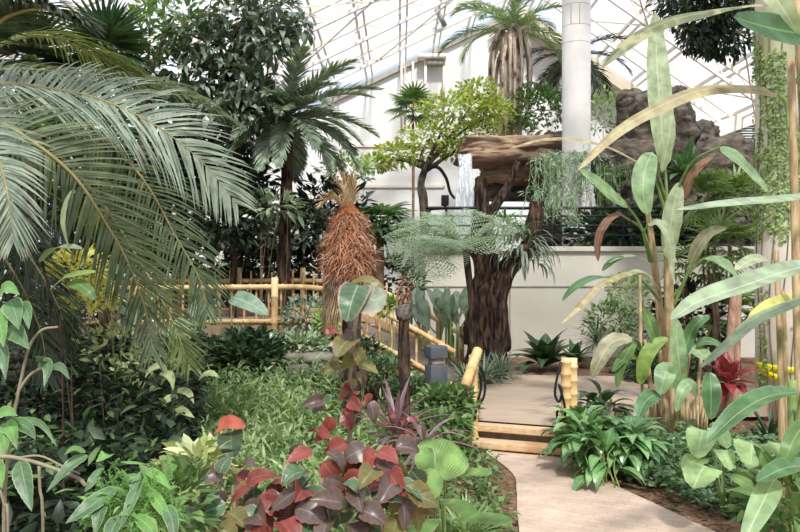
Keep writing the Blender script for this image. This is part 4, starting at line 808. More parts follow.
# ------------------------------------------------------------ left: the big feather palm and its neighbours
t = thing('feather_palm', 'great grey-green feather palm whose arching fronds fill the upper left', 'palm', (-3.1, 4.6, 0))
M = MB(); tube(M, cat([(-3.1, 4.6, 0), (-3.05, 4.6, 1.4), (-2.98, 4.6, 2.7), (-2.9, 4.6, 3.05)], 24), .17*(1+.06*np.sin(np.arange(24)*2.4)), 12, rough=.12); M.build('trunk', M_bark2, t)
def pfrond(t, pts, lmax, mat, n=64, w=.028, grav=.7, vee=.15, a0=1.0, a1=.4, r=.016, up=UP):
    M = MB(); C = frondleaf(M, AP(pts), n, lmax, w, a0, a1, vee, grav, .1, jit=.1, up=up); f = M.build('frond', mat, t)
    M = MB(); k = C[::5]; tube(M, k, np.linspace(r, .003, len(k)), 6); M.build('rachis', M_rach, f)
pf = lambda *a, **k: pfrond(t, *a, **k)
pf([(-70, 95, 4.6), (0, 84, 4.8), (45, 88, 5.0), (95, 98, 5.2), (150, 122, 5.4), (200, 160, 5.6), (238, 205, 5.7)], .62, L_palm, 92, w=.023, grav=.45, a0=1.25, a1=.55, vee=.05, up=(-.15, -.85, .55))
pf([(-70, 95, 4.6), (-10, 118, 4.5), (30, 140, 4.5), (74, 176, 4.6), (104, 220, 4.7), (128, 262, 4.8), (146, 312, 4.9), (152, 355, 4.9)], .52, L_palm_backlit, 84, w=.021, grav=.4, a0=1.2, a1=.5, vee=.05, up=(-.3, -.85, .35))
pf([(-60, 90, 4.8), (20, 98, 5.0), (80, 118, 5.3), (140, 175, 5.5), (175, 235, 5.6), (200, 280, 5.7), (208, 315, 5.7)], .48, L_palm_backlit, 78, w=.021, grav=.6, a0=1.2, a1=.5, vee=.05, up=(-.3, -.7, .5))
pf([(-60, 100, 5.2), (40, 140, 5.4), (100, 200, 5.5), (140, 262, 5.6), (172, 320, 5.7), (190, 368, 5.7)], .44, L_palm2, 66, w=.02, grav=.25, a0=1.2, a1=.5, vee=.05, up=(-.3, -.85, .4))
pf([(-70, 92, 4.4), (-30, 110, 4.2), (-5, 150, 4.1), (8, 195, 4.0), (14, 240, 4.0)], .42, L_palm, 74, w=.02, grav=.5, a0=1.2, a1=.5, up=(-.3, -.8, .4))
pf([(-70, 90, 5.0), (0, 45, 5.4), (45, 36, 5.7), (85, 50, 6.0), (118, 66, 6.2), (160, 92, 6.4)], .42, L_palm2, 74, grav=.8)
pf([(-80, 85, 5.4), (0, 70, 5.8), (60, 72, 6.2), (120, 78, 6.6), (180, 92, 6.9), (240, 125, 7.1)], .48, L_palm, 76, grav=.9)
pf([(-70, 95, 4.2), (-10, 30, 3.9), (20, 12, 3.8), (50, 10, 3.7), (85, 22, 3.6)], .34, L_palmd, 70, grav=.7)
pf([(-70, 100, 4.2), (-40, 0, 4.4), (0, -35, 4.6), (60, -40, 4.8), (130, -15, 5.0)], .5, L_palmd, 70, grav=.7)
t = thing('dark_palm', 'low dark palm with fine drooping fronds at the left edge under the great palm', 'palm', G(-60, 5.6))
M = MB(); tube(M, cat([G(-60, 5.6), A(-60, 260, 5.6), A(-62, 205, 5.6)], 10), .08, 9, rough=.15); M.build('trunk', M_bark2, t)
for pts in ([(-60, 205, 5.6), (-10, 200, 5.6), (30, 222, 5.6), (60, 265, 5.6), (78, 320, 5.6)], [(-60, 205, 5.6), (-15, 235, 5.4), (15, 275, 5.2), (40, 330, 5.1), (48, 380, 5.0)], [(-60, 205, 5.8), (0, 180, 6.2), (45, 190, 6.6), (85, 225, 6.9), (105, 270, 7.0)], [(-60, 205, 5.6), (-20, 215, 5.2), (20, 245, 5.0), (55, 300, 4.9), (70, 350, 4.9)]):
    pfrond(t, pts, .42, L_palmd, 60, w=.022, grav=.7)
t = thing('dark_palm', 'low olive palm with stiff fronds behind the yellow-leaved shrub', 'palm', G(60, 7.4))
M = MB(); tube(M, [G(60, 7.4), A(58, 330, 7.4), A(56, 310, 7.4)], .07, 9); M.build('trunk', M_bark2, t)
for i in range(9): M = MB(); C = frondleaf(M, arc(A(56, 312, 7.4), i*2.4, .3+.1*(i % 6), 1.1, 1.5), 40, .34, .024, grav=.6); f = M.build('frond', L_palmd, t); M = MB(); tube(M, C[::10], .008, 5); M.build('rachis', M_rach, f)
# tall trees on the left
fanpalm('yucca_palm', 'dark stiff-leaved fan palm high behind the great palm fronds', A(106, 52, 8.6), G(100, 8.6), 22, .62, L_dark, M_bark, .05, .12, .05, (-.5, 1.4), 14, 1.0, 'palm')
fanpalm('yucca_palm', 'dark stiff-leaved fan palm at the top left corner, half hidden by fronds', A(30, 60, 8.0), G(28, 8.0), 20, .6, L_palmd, M_bark, .05, .12, .05, (-.5, 1.4), 14, 1.0, 'palm')
Yt = 11.2
tree('rubber_tree', 'tall broadleaf tree with drooping glossy leaves, behind the cycad on its left', G(232, Yt), [G(232, Yt), A(234, 200, Yt), A(228, 110, Yt), A(222, 60, Yt)], .05,
     [(A(240, 22, Yt), (.55, .6, .45), 1.6), (A(268, 12, Yt), (.45, .5, .4), 1.2), (A(268, 42, Yt-.2), (.4, .5, .36), 1.1), (A(225, 55, Yt), (.55, .6, .4), 1.3), (A(195, 80, Yt), (.6, .6, .4), 1.3), (A(240, 85, Yt), (.5, .6, .4), 1.2), (A(215, 112, Yt), (.7, .6, .4), 1.5), (A(255, 110, Yt), (.4, .5, .4), 1.0), (A(190, 35, Yt), (.4, .5, .3), .7), (A(300, 28, Yt-.2), (.22, .3, .14), .4)], L_tree, M_bark, .24, .085, 'lance', 1.1, per=190, up=.15)
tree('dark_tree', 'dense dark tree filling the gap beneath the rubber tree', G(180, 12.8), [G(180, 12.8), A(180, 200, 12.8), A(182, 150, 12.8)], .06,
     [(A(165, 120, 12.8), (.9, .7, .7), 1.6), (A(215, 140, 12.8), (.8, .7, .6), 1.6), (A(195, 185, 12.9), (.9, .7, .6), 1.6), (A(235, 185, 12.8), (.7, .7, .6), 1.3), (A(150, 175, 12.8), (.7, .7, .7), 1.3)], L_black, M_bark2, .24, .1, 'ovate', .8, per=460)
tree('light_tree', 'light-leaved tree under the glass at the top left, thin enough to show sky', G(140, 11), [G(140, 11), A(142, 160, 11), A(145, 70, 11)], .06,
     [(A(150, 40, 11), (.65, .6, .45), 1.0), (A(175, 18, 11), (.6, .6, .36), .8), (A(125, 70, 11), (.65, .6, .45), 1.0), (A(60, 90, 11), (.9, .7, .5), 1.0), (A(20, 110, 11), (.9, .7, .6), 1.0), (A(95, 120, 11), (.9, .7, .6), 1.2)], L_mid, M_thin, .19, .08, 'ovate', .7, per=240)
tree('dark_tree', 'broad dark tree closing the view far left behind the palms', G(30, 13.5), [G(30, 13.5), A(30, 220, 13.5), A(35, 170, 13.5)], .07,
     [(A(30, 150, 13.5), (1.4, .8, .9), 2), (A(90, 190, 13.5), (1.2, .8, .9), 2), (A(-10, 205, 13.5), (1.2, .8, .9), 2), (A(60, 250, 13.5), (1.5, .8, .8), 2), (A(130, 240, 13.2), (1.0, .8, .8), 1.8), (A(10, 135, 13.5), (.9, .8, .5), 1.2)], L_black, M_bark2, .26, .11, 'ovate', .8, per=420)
Yc = 11.8
t = palm('cycad', 'dark feathery cycad palm spreading a flat crown before the white end wall', A(288, 116, Yc), G(281, Yc), 42, 1.5, .34, L_cycad, M_bark, M_rach, .1, (-.5, 1.0), .75, 60, .038, grav=.25)
bush('schefflera', 'pale-leaved branch tip with spread leaflets in front of the cycad trunk', None, A(275, 208, 11.0), (.42, .4, .18), 110, .22, .07, L_fern, M_thin, prof='lance', base=G(262, 11.0))
bush('schefflera', 'leafy understorey tree beneath the cycad crown on its right', None, A(330, 215, 12.5), (.75, .6, .6), 620, .2, .08, L_black, M_thin, base=G(325, 12.5))
bush('schefflera', 'feathery dark shrub under the cycad just above the bridge rail', None, A(300, 235, 12.6), (.7, .5, .5), 520, .2, .06, L_cycad, M_thin, prof='lance', base=G(300, 12.6))
bush('schefflera', 'small light-leaved tree before the white wall between cycad and yellow-green tree', None, A(345, 172, 13.5), (.55, .5, .32), 300, .14, .06, L_weed, M_thin, base=G(345, 13.5))
t = thing('selloum', 'dark split-leaved plant with one bright leaf, behind the lacy fern boughs', 'plant', G(380, 12.6))
for i in range(22):
    az, el = i*2.4, 1.35-1.3*i/22; e = arc(A(380, 235, 12.6), az, el, .5, .5); M = MB(); d = nz(e[-1]-e[-3]); fan(M, e[-1]-d*.1, d*.9-UP*.35, UP+(0, -.3, 0), .48, 11, 1.9, .085, .4, 4, .3); f = M.build('leaf', L_mid if i in (1, 2, 5) else L_dark, t); M = MB(); tube(M, e, .012, 5); M.build('stalk', M_gstem, f)
M = MB(); tube(M, [G(380, 12.6), A(380, 236, 12.6)], .07, 8); M.build('trunk', M_thin, t)
# slim shaded palms behind the bridge
sh = ('slim shaded palm behind the bridge, nearest the great palm fronds', 'slim shaded palm behind the bridge, second from the great palm fronds', 'slim shaded palm behind the bridge under the rubber tree', 'slim shaded palm behind the bridge, left of the cycad trunk', 'slim shaded palm just left of the shaggy dead trunk', 'slim shaded palm behind the bridge, right of the cycad trunk')
for i, px in enumerate((207, 226, 243, 262, 318, 300)):
    Y = 13.4+.35*(i % 3); c = A(px+rng.uniform(-6, 6), 205+8*(i % 3), Y)
    t = thing('bamboo_palm', sh[i], 'palm', G(px, Y), 'slim palms behind the bridge'); M = MB(); tube(M, cat([G(px, Y), (G(px, Y)+c)/2+(.05, 0, 0), c], 12), .035, 7); M.build('trunk', M_thin, t)
    for j in range(9): M = MB(); frondleaf(M, arc(c-UP*.1*j*.6, j*2.4, 1.1-.13*j, .9, 1.3), 16, .34, .05, grav=.5, prof='lance'); M.build('frond', L_black, t)
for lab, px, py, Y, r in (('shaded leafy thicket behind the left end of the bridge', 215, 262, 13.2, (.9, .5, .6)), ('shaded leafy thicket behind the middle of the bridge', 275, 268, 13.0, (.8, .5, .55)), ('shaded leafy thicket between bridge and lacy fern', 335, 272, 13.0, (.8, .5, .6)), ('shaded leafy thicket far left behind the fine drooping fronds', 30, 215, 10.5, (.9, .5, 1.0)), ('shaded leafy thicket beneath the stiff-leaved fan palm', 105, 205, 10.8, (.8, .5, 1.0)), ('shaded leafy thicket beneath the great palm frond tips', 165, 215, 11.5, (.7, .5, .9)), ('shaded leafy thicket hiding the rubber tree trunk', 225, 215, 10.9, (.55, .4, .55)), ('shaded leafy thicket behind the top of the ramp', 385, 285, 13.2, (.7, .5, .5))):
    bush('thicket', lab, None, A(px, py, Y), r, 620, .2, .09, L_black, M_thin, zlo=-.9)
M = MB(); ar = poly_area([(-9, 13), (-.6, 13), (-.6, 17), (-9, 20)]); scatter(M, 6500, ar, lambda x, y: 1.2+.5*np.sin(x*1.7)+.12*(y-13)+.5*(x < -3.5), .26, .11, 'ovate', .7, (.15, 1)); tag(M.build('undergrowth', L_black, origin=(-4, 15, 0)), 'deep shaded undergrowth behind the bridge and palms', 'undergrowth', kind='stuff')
# ------------------------------------------------------------ around the bridge
def taro(lab, base, lst, mat=None):
    t = thing('taro', lab, 'plant', base)
    for px, py, tx, ty, Y, w in lst:
        p, q = A(px, py, Y), A(tx, ty, Y-.15); M = MB(); bigleaf(M, [p, (p+q)/2+(0, -.02, .03), q], w*Y/F, (0, -.65, .75), 'heart', .15, 14, 7, 0, .015); f = M.build('leaf', mat or L_taro, t)
        M = MB(); tube(M, cat([base, (p+np.array(base))/2+(0, 0, .15), p], 8), .01, 5); M.build('stalk', M_gstem, f)
taro('blue-green elephant-ear plant leaning over the near bridge rail', G(228, 9.3), [(233, 297, 268, 315, 9.3, 24), (186, 330, 203, 322, 9.2, 26), (170, 325, 198, 344, 9.0, 30), (215, 272, 228, 264, 9.4, 8), (205, 305, 190, 318, 9.3, 22)])
taro('blue-green elephant-ear plant behind the hanging palm frond tip', G(120, 7.6), [(108, 298, 138, 316, 7.6, 26), (122, 268, 100, 282, 7.7, 20), (140, 312, 122, 332, 7.5, 22)])
t = thing('banana_shoot', 'young banana with a pale blue-grey leaf among the yellow shrubs at left', 'plant', G(60, 4.5))
M = MB(); tube(M, cat([G(64, 4.5), A(62, 340, 4.5), A(52, 300, 4.5), A(42, 262, 4.5)], 10), .007, 7); M.build('stem', M_bark, t)
bleaf(t, [(40, 262, 4.5), (54, 249, 4.42), (66, 247, 4.36), (82, 249, 4.3)], 18, L_strel, up=(0, -.3, .95)); bleaf(t, [(50, 290, 4.42), (65, 278, 4.36), (80, 274, 4.3), (96, 272, 4.25)], 15, L_bright, up=(0, -.5, .85)); bleaf(t, [(66, 285, 4.36), (78, 284, 4.3), (88, 291, 4.25), (95, 300, 4.25)], 13, L_mid, up=(.2, -.8, .5)); bleaf(t, [(70, 250, 4.36), (64, 225, 4.3), (66, 205, 4.3), (72, 190, 4.3)], 12, L_banp, up=(-.6, -.7, .3))
for lab, px, py, Y, r, n, mt in (('yellow-leaved shrub glowing in the sun behind the palm fronds', 78, 270, 5.3, (.2, .16, .13), 280, L_yellow), ('yellow variegated shrub below the hanging palm frond', 90, 300, 5.4, (.2, .16, .15), 260, L_yellow), ('yellow-green variegated shrub in the shade of the palm', 118, 350, 5.6, (.26, .28, .2), 130, L_varieg), ('cream-edged variegated shrub beside the weeds', 150, 372, 6.3, (.3, .28, .18), 110, L_varieg)):
    bush('variegated_shrub', lab, None, A(px, py, Y), r, n, .085, .034, mt, M_thin, group='variegated shrubs', nst=1)
t = thing('pale_dieffenbachia', 'plant with large cream-green leaves catching the sun beside the light weeds', 'plant', G(172, 6.0))
M = MB(); tube(M, cat([G(172, 6.0), A(172, 420, 6.0), A(173, 385, 6.0)], 8), .015, 6); M.build('stem', M_gstem, t)
for p in ([(160, 373, 6), (168, 374, 5.9), (172, 380, 5.85), (173, 390, 5.8)], [(180, 376, 6), (188, 368, 5.95), (196, 369, 5.9), (202, 376, 5.85)], [(198, 380, 6), (206, 374, 5.95), (213, 374, 5.9), (220, 378, 5.85)], [(178, 397, 5.9), (170, 398, 5.85), (165, 402, 5.8), (160, 400, 5.75)], [(173, 405, 5.9), (181, 410, 5.8), (188, 414, 5.7), (195, 418, 5.7)], [(168, 372, 6), (160, 366, 5.95), (150, 370, 5.9), (145, 378, 5.85)], [(175, 390, 6), (184, 391, 5.9), (190, 395, 5.8), (194, 404, 5.75)]): bleaf(t, p, 10, L_varieg, up=(0, -.6, .8), prof='ovate', n=10)
bush('dome_shrub', 'dark green dome shrub in front of the bridge fascia', None, A(248, 362, 8.9), (.5, .42, .36), 900, .17, .08, L_dark, M_thin, zlo=-.6)
bush('grey_leaf_shrub', 'grey-green small-leaved shrub growing up through the near bridge railing', None, A(305, 318, 9.7), (.33, .12, .3), 300, .09, .05, L_padd, M_thin)
bush('grey_leaf_shrub', 'grey-green shrub spilling over the stone edge below the bridge', None, A(300, 345, 9.2), (.45, .3, .13), 360, .1, .055, L_fern, M_thin)
bush('lime_shrub', 'small lime green shrub against the bridge left of the copper plant', None, A(327, 322, 9.4), (.14, .12, .14), 130, .11, .055, L_bright, M_gstem)
bush('lime_shrub', 'small lime green shrub seen behind the round green copper leaf', None, A(388, 308, 9.3), (.1, .1, .12), 80, .11, .05, L_bright, M_gstem)
for lab, px, py, Y, s, sd in (('flat grey stone at the stream edge below the bridge', 308, 357, 9.0, (.36, .25, .07), 41), ('brown mossy rock under the flat grey stone', 298, 378, 8.8, (.16, .15, .17), 43), ('low brown rock beside the weeds below the ramp', 328, 372, 8.7, (.2, .15, .1), 45)):
    boulder('garden_stone', lab, A(px, py, Y), s, nmat('stone%d' % sd, '5c554c', '8d8578', 5, .95, .6), .3, sd, .14, 3.2, sub=3)
for lab, px, py, Y, r, n, m_ in (('leafy green shrub at the foot of the bollard light', 445, 405, 7.6, (.32, .25, .2), 380, L_mid), ('leafy shrub between the thin dark trunk and the bollard', 415, 395, 8.2, (.28, .25, .2), 340, L_ivy), ('leafy shrub under the ramp rail left of the thin dark trunk', 385, 375, 8.6, (.34, .3, .22), 380, L_ivy), ('leafy shrub by the left newel post', 462, 412, 8.1, (.16, .2, .18), 200, L_dark), ('leafy shrub between the red spiky plant and the newel', 440, 425, 7.2, (.3, .25, .12), 320, L_mid), ('small shrub below the ramp beside the shaggy dead trunk', 358, 355, 9.0, (.3, .25, .22), 300, L_dark)):
    bush('bed_shrub', lab, None, A(px, py, Y), r, n, .1, .055, m_, M_gstem, group='shrubs along the ramp')
floorros('cream-striped strappy tuft at the foot of the left newel', 458, 7.5, 36, .3, .03, L_varieg, z=0)
# shaggy dead tree fern
Yd2 = 6.6
t = thing('dead_tree_fern', 'shaggy rust-brown dead tree fern with a tan tuft, right of the bridge fence', 'plant', G(350, Yd2))
M = MB(); tube(M, cat([G(352, Yd2), A(352, 360, Yd2), A(350, 280, Yd2), A(349, 215, Yd2)], 20), np.linspace(.07, .11, 20), 10, rough=.2); M.build('trunk', M_bark, t)
M = MB(); n = 2600; u = rng.uniform(0, 1, n); a = rng.uniform(0, 2*PI, n); zz = np.interp(u, [0, 1], [A(0, 288, Yd2)[2], A(0, 212, Yd2)[2]])
rad = np.interp(u, [0, .25, .5, .75, 1], [.13, .21, .21, .15, .10])*rng.uniform(.8, 1.12, n); c = A(349, 250, Yd2); P = np.c_[c[0]+rad*np.cos(a), Yd2+rad*np.sin(a), zz]
D = np.c_[np.cos(a)*.7+rng.normal(0, .5, n), np.sin(a)*.7+rng.normal(0, .5, n), rng.normal(-.5, .45, n)]; leaves(M, P, D, np.c_[np.cos(a), np.sin(a), .4+0*a], .12*rng.uniform(.5, 1.3, n), .009, 'needle', 3, .6, .2, .5); M.build('fibre_skirt', L_deadf, t)
M = MB(); n = 620; a = rng.normal(PI*1.05, .7, n); P = np.c_[c[0]-.03+.15*np.cos(a), Yd2+.15*np.sin(a), A(0, 268, Yd2)[2]-rng.uniform(0, .42, n)]; leaves(M, P, np.c_[np.cos(a)*.5, np.sin(a)*.5, -.9+0*a], np.c_[np.cos(a), np.sin(a), .3+0*a], .2*rng.uniform(.5, 1.2, n), .009, 'needle', 3, .3, .2, .5); M.build('dead_fronds', leafmat('leaf_dead_brown', '7a5a40', 'c0a078', rough=.85, trans=.2), t)
M = MB(); tube(M, AP([(349, 290, Yd2), (349, 270, Yd2), (349, 240, Yd2), (348, 212, Yd2), (348, 204, Yd2)]), [.14, .21, .17, .1, .05], 14, rough=.2); M.build('fibre_core', nmat('rust_fibre', '5a3018', 'a8653a', 30, .95, 1.0, (1, 1, .3)), t)
M = MB()
for p, n in (([(349, 214, Yd2), (347, 200, Yd2), (346, 188, Yd2), (340, 174, Yd2)], 26), ([(350, 214, Yd2), (353, 200, Yd2), (355, 188, Yd2), (356, 178, Yd2)], 26), ([(346, 214, Yd2), (340, 203, Yd2-.1), (331, 199, Yd2-.15), (322, 205, Yd2-.2)], 22), ([(352, 214, Yd2), (352, 198, Yd2+.1), (349, 186, Yd2+.1), (345, 180, Yd2+.1)], 24), ([(350, 214, Yd2), (346, 200, Yd2-.1), (342, 190, Yd2-.1), (336, 182, Yd2-.1)], 20)): frondleaf(M, AP(p), n+14, .17, .015, .6, .3, .2, .5, .15)
M.build('tuft', L_deadt, t)
# ------------------------------------------------------------ copper plants in the foreground
def acal(lab, stem, clusters, base=None):
    t = thing('copperleaf', lab, 'plant', G(stem[0][0], stem[0][2]) if base is None else base)
    M = MB(); S = cat(np.vstack([OFF[t.name][None], AP(stem)]), 24); tube(M, S, np.linspace(.017, .009, 24), 7); M.build('stem', M_pstem, t)
    for px, py, Y, n, sx, sy, sz, mats in clusters:
        c = A(px, py, Y)
        for i in range(n):
            a = i*2.4+rng.normal(0, .3); k = math.sqrt((i+.6)/n); p = c+np.array([math.cos(a)*sx*k*.6, rng.uniform(-.12, .12)-abs(math.sin(a))*.05, math.sin(a)*sy*k*.6])
            d = np.array([math.cos(a)*.9+rng.normal(0, .3), -.35+rng.normal(0, .35), -.45+.5*math.sin(a)+rng.normal(0, .35)]); M = MB()
            leaves(M, p, d, (rng.normal(0, .5), -.6+rng.normal(0, .3), .75), sz*rng.uniform(.75, 1.15), sz*.68*rng.uniform(.85, 1.1), 'ovate', 12, rng.uniform(.3, 1.9), rng.uniform(.05, .7), 0, 5, .09, .035)
            M.build('leaf', mats[int(rng.integers(len(mats)))], t)
    return t
Ya = 3.9
BZ, RD, GR, OL, PA = L_copb, L_copr, L_copg, L_copo, L_copp
t = acal('tall copperleaf plant with round pink-edged leaves at its top, rising before the shaggy dead trunk', [(349, 520, Ya), (350, 430, Ya), (352, 350, Ya), (360, 300, Ya)],
     [(352, 372, Ya, 5, .12, .1, .13, (RD, RD, OL)), (338, 402, Ya, 9, .15, .1, .12, (RD, GR, BZ, RD, RD)), (362, 390, Ya, 6, .1, .1, .12, (OL, BZ, RD, RD)), (342, 332, Ya, 4, .07, .06, .10, (RD, BZ)), (352, 346, Ya, 3, .06, .05, .12, (PA, OL))], base=G(349, Ya))
def one(t, p, w, mat, up, fold=.25, serr=.08): M = MB(); P = AP(p); bigleaf(M, P, w*p[1][2]/F, up, 'heart', fold, 26, 7, serr, .012); M.build('leaf', mat, t)
one(t, [(358, 285, 3.8), (352, 300, 3.7), (347, 322, 3.66)], 35, GR, (-.1, -.95, .3), .2, .05)
one(t, [(363, 296, 3.8), (375, 300, 3.7), (387, 294, 3.65)], 40, PA, (-.1, -.95, .35), .2, .05)
one(t, [(347, 288, 3.9), (365, 281, 3.85), (384, 289, 3.8)], 22, OL, (0, -.35, 1), .3, .05)
one(t, [(352, 338, 3.8), (343, 345, 3.7), (337, 357, 3.66)], 26, OL, (-.2, -.9, .35), .2, .05)
Yq = 3.5
acal('bushy dark bronze copperleaf plant in the foreground, left of the pleated pale leaf', [(385, 545, Yq), (380, 500, Yq), (378, 465, Yq)],
     [(372, 452, Yq, 10, .22, .10, .15, (BZ, BZ, BZ, RD, OL)), (385, 480, Yq-.1, 15, .22, .14, .16, (BZ, BZ, OL, BZ, GR, RD)), (400, 495, Yq-.1, 7, .12, .16, .17, (OL, OL, BZ)), (355, 500, Yq-.2, 8, .2, .12, .16, (BZ, BZ, GR))])
acal('green and bronze copperleaf plant at the bottom edge beneath the tall copperleaf stem', [(318, 560, Yq), (320, 520, Yq), (322, 480, Yq)],
     [(322, 448, Yq, 7, .14, .10, .14, (BZ, BZ, RD, GR)), (318, 480, Yq-.1, 9, .2, .12, .17, (GR, GR, BZ, BZ)), (290, 505, Yq-.2, 10, .24, .12, .18, (BZ, BZ, RD, GR)), (340, 522, Yq-.2, 8, .2, .08, .16, (BZ, BZ, GR))])
acal('red-veined copperleaf plant at the bottom edge, below the scarlet-topped stem', [(232, 560, Yq), (235, 520, Yq), (232, 485, Yq)],
     [(228, 478, Yq, 7, .14, .08, .13, (RD, BZ, GR)), (240, 500, Yq-.1, 10, .22, .12, .16, (BZ, BZ, GR, RD)), (262, 485, Yq, 6, .14, .1, .14, (OL, BZ, RD)), (215, 520, Yq-.2, 8, .2, .08, .16, (GR, BZ, OL)), (270, 522, Yq-.2, 7, .2, .1, .17, (BZ, RD, GR))])
t = acal('single copperleaf stem with a scarlet leaf over a dark green one, standing in the weeds', [(236, 540, Ya), (236, 480, Ya), (232, 445, Ya)], [(212, 442, Ya, 2, .04, .04, .08, (OL,))])
one(t, [(218, 428, 3.9), (230, 423, 3.82), (246, 427, 3.8)], 19, L_scar, (0, -.8, .6), .3); one(t, [(231, 432, 3.85), (231, 444, 3.77), (233, 458, 3.74)], 30, leafmat('leaf_forest', '33482c', '3c5434', rib='5c7050', rough=.45, trans=.1), (0, -1, .3), .15)
t = thing('cordyline', 'spiky purple-red cordyline rosette in front of the bollard light', 'plant', G(396, 6.2)); rosette(t, A(396, 436, 6.2), 34, .52, .045, L_cord, 'lance', (-.1, 1.4), .7, 6, .35)
M = MB(); tube(M, [G(396, 6.2), A(396, 437, 6.2)], .025, 7); M.build('stem', M_thin, t)
M = MB(); blob(M, A(402, 426, 6.05), (.09, .05, .06), 26, .1, .05, 'ovate', .5); M.build('young_leaf', L_copr, t)
t = thing('cordyline', 'drooping reddish cordyline tuft behind the pleated pale leaf', 'plant', G(424, 5.6)); rosette(t, A(424, 445, 5.6), 22, .42, .035, L_cord, 'lance', (-.3, 1.0), 1.0, 6, .35, split=False)
# pleated palm and grassy tuft at the path edge
t = thing('pleated_palm', 'light green pleated fan-leaf plant at the left edge of the path', 'palm', G(445, 4.6)); Yp = 4.5
def pleat(p, q, w, mat=L_pleat, up=(0, -.9, .45), n=18):
    P = [A(*p), (A(*p)+A(*q))/2+np.array([0, -.02, .02]), A(*q)]; C = cat(P, 15); T = nz(np.gradient(C, axis=0)); S = nz(np.cross(T, np.broadcast_to(np.array(up, float), T.shape))); U = np.cross(S, T); tt = np.linspace(0, 1, 15)
    hw = w*p[2]/F/2*np.interp(tt, [0, .15, .4, .7, .92, 1], [.1, .5, .9, 1.0, .9, .72]); c = np.linspace(-1, 1, 2*n+1); z = .02*(np.arange(2*n+1) % 2)
    C2 = C[:, None]-T[:, None]*(np.abs(c)**2*hw.max()*.45)[None, :, None]*tt[:, None, None]
    V = C2+S[:, None]*(hw[:, None]*c)[..., None]+U[:, None]*(z[None]*np.sqrt(tt)[:, None]-.0+.15*hw[:, None]*np.abs(c))[..., None]; k = 2*n+1
    i = (np.arange(14)*k)[:, None]; j = np.arange(k-1)[None]; a = i+j; M = MB(); uv = np.zeros((15, k, 2)); uv[..., 0] = .3; uv[..., 1] = tt[:, None]
    M.add(V.reshape(-1, 3), np.stack([a, a+1, a+k+1, a+k], -1).reshape(-1, 4), uv.reshape(-1, 2)); f = M.build('leaf', mat, t, smooth=False)
    M = MB(); tube(M, cat([G(445, 4.6), (A(*p)+G(445, 4.6))/2, A(*p)], 7), .007, 5); M.build('stalk', M_gstem, f)
pleat((436, 480, 4.4), (448, 441, 4.5), 56); pleat((428, 478, 4.35), (425, 448, 4.4), 24, up=(-.5, -.8, .3)); pleat((434, 492, 4.3), (396, 522, 4.1), 22, up=(-.1, -.6, .8)); pleat((442, 500, 4.2), (476, 520, 4.0), 17, up=(.1, -.5, .85)); pleat((445, 478, 4.5), (492, 474, 4.4), 10, up=(0, -.3, .95)); pleat((424, 505, 4.2), (432, 470, 4.3), 30, up=(.3, -.9, .2)); pleat((452, 520, 4.0), (512, 524, 3.8), 14, up=(0, -.4, .9)); pleat((440, 520, 4.0), (405, 545, 3.8), 18, up=(0, -.5, .8))
floorros('grassy bright green tuft between the pleated leaf and the path', 466, 4.9, 150, .34, .022, L_weed, 'strap', (.2, 1.4), 1.0, split=False)
floorros('grassy green tuft on the mulch edge beside the path', 484, 5.0, 90, .26, .022, L_mid, 'strap', (.2, 1.4), 1.0)
# weeds and shade planting between the palm and the bridge
M = MB(); ar = poly_area([(-2.2, 8.7), (-1.75, 6.6), (-1.5, 4.9), (-.9, 4.2), (-.25, 4.2), (.15, 5.2), (-.15, 7.2), (-.6, 8.6)])
hw_ = lambda x, y: .40+.62*np.array([mnoise.noise(Vector((a*1.6, b*1.6, 1.3))) for a, b in zip(x, y)])+.05*np.sin(x*5)+.14*(y > 7)+.05*np.sin(y*9+x*4)
scatter(M, 12500, ar, hw_, .12, .022, 'lance', .9, (.25, 1.05), 1.0); tag(M.build('weeds', L_weed, origin=(-1, 6.5, 0)), 'mass of light green fine-leaved weeds below the bridge', 'weeds', kind='stuff')
M = MB(); scatter(M, 3200, ar, lambda x, y: hw_(x, y)*1.02, .085, .034, 'ovate', .7, (.3, 1.05), .6); tag(M.build('weeds', L_mid, origin=(-1, 6.5, 0)), 'broader mid-green leaves poking through the light weeds', 'weeds', kind='stuff')
M = MB(); ar = poly_area([(-4.6, 9.5), (-4.2, 6), (-3.2, 4.2), (-2.0, 3.3), (-1.2, 3.5), (-1.5, 4.9), (-1.75, 6.6), (-2.2, 8.7), (-2.6, 9.6)])
hd = lambda x, y: .68+.35*np.array([mnoise.noise(Vector((a*1.3, b*1.3, 7.7))) for a, b in zip(x, y)])+.14*np.clip(y-5, 0, 3)
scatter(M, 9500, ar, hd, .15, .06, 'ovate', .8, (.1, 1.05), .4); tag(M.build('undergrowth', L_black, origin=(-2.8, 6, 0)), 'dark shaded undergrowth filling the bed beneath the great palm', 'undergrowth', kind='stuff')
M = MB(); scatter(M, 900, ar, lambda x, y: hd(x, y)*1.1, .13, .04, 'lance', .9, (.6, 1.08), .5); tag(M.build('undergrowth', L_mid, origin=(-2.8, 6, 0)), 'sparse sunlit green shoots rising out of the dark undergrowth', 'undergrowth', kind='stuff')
M = MB(); ar = poly_area([(-.25, 4.2), (.7, 3.2), (.78, 4.6), (.85, 6.2), (.9, 7), (.7, 8.2), (.3, 9.5), (-.5, 9.6), (-.5, 8.6), (-.1, 7.2), (.15, 5.2)])
scatter(M, 2600, ar, lambda x, y: .10+.16*np.array([max(0, mnoise.noise(Vector((a*2, b*2, 3.1)))) for a, b in zip(x, y)])*2*(x < .6)+.05, .09, .045, 'ovate', .6, (.1, 1.0), .4); tag(M.build('weeds', L_mid, origin=(.3, 6.5, 0)), 'low green weeds between the path and the copper plants', 'weeds', kind='stuff')
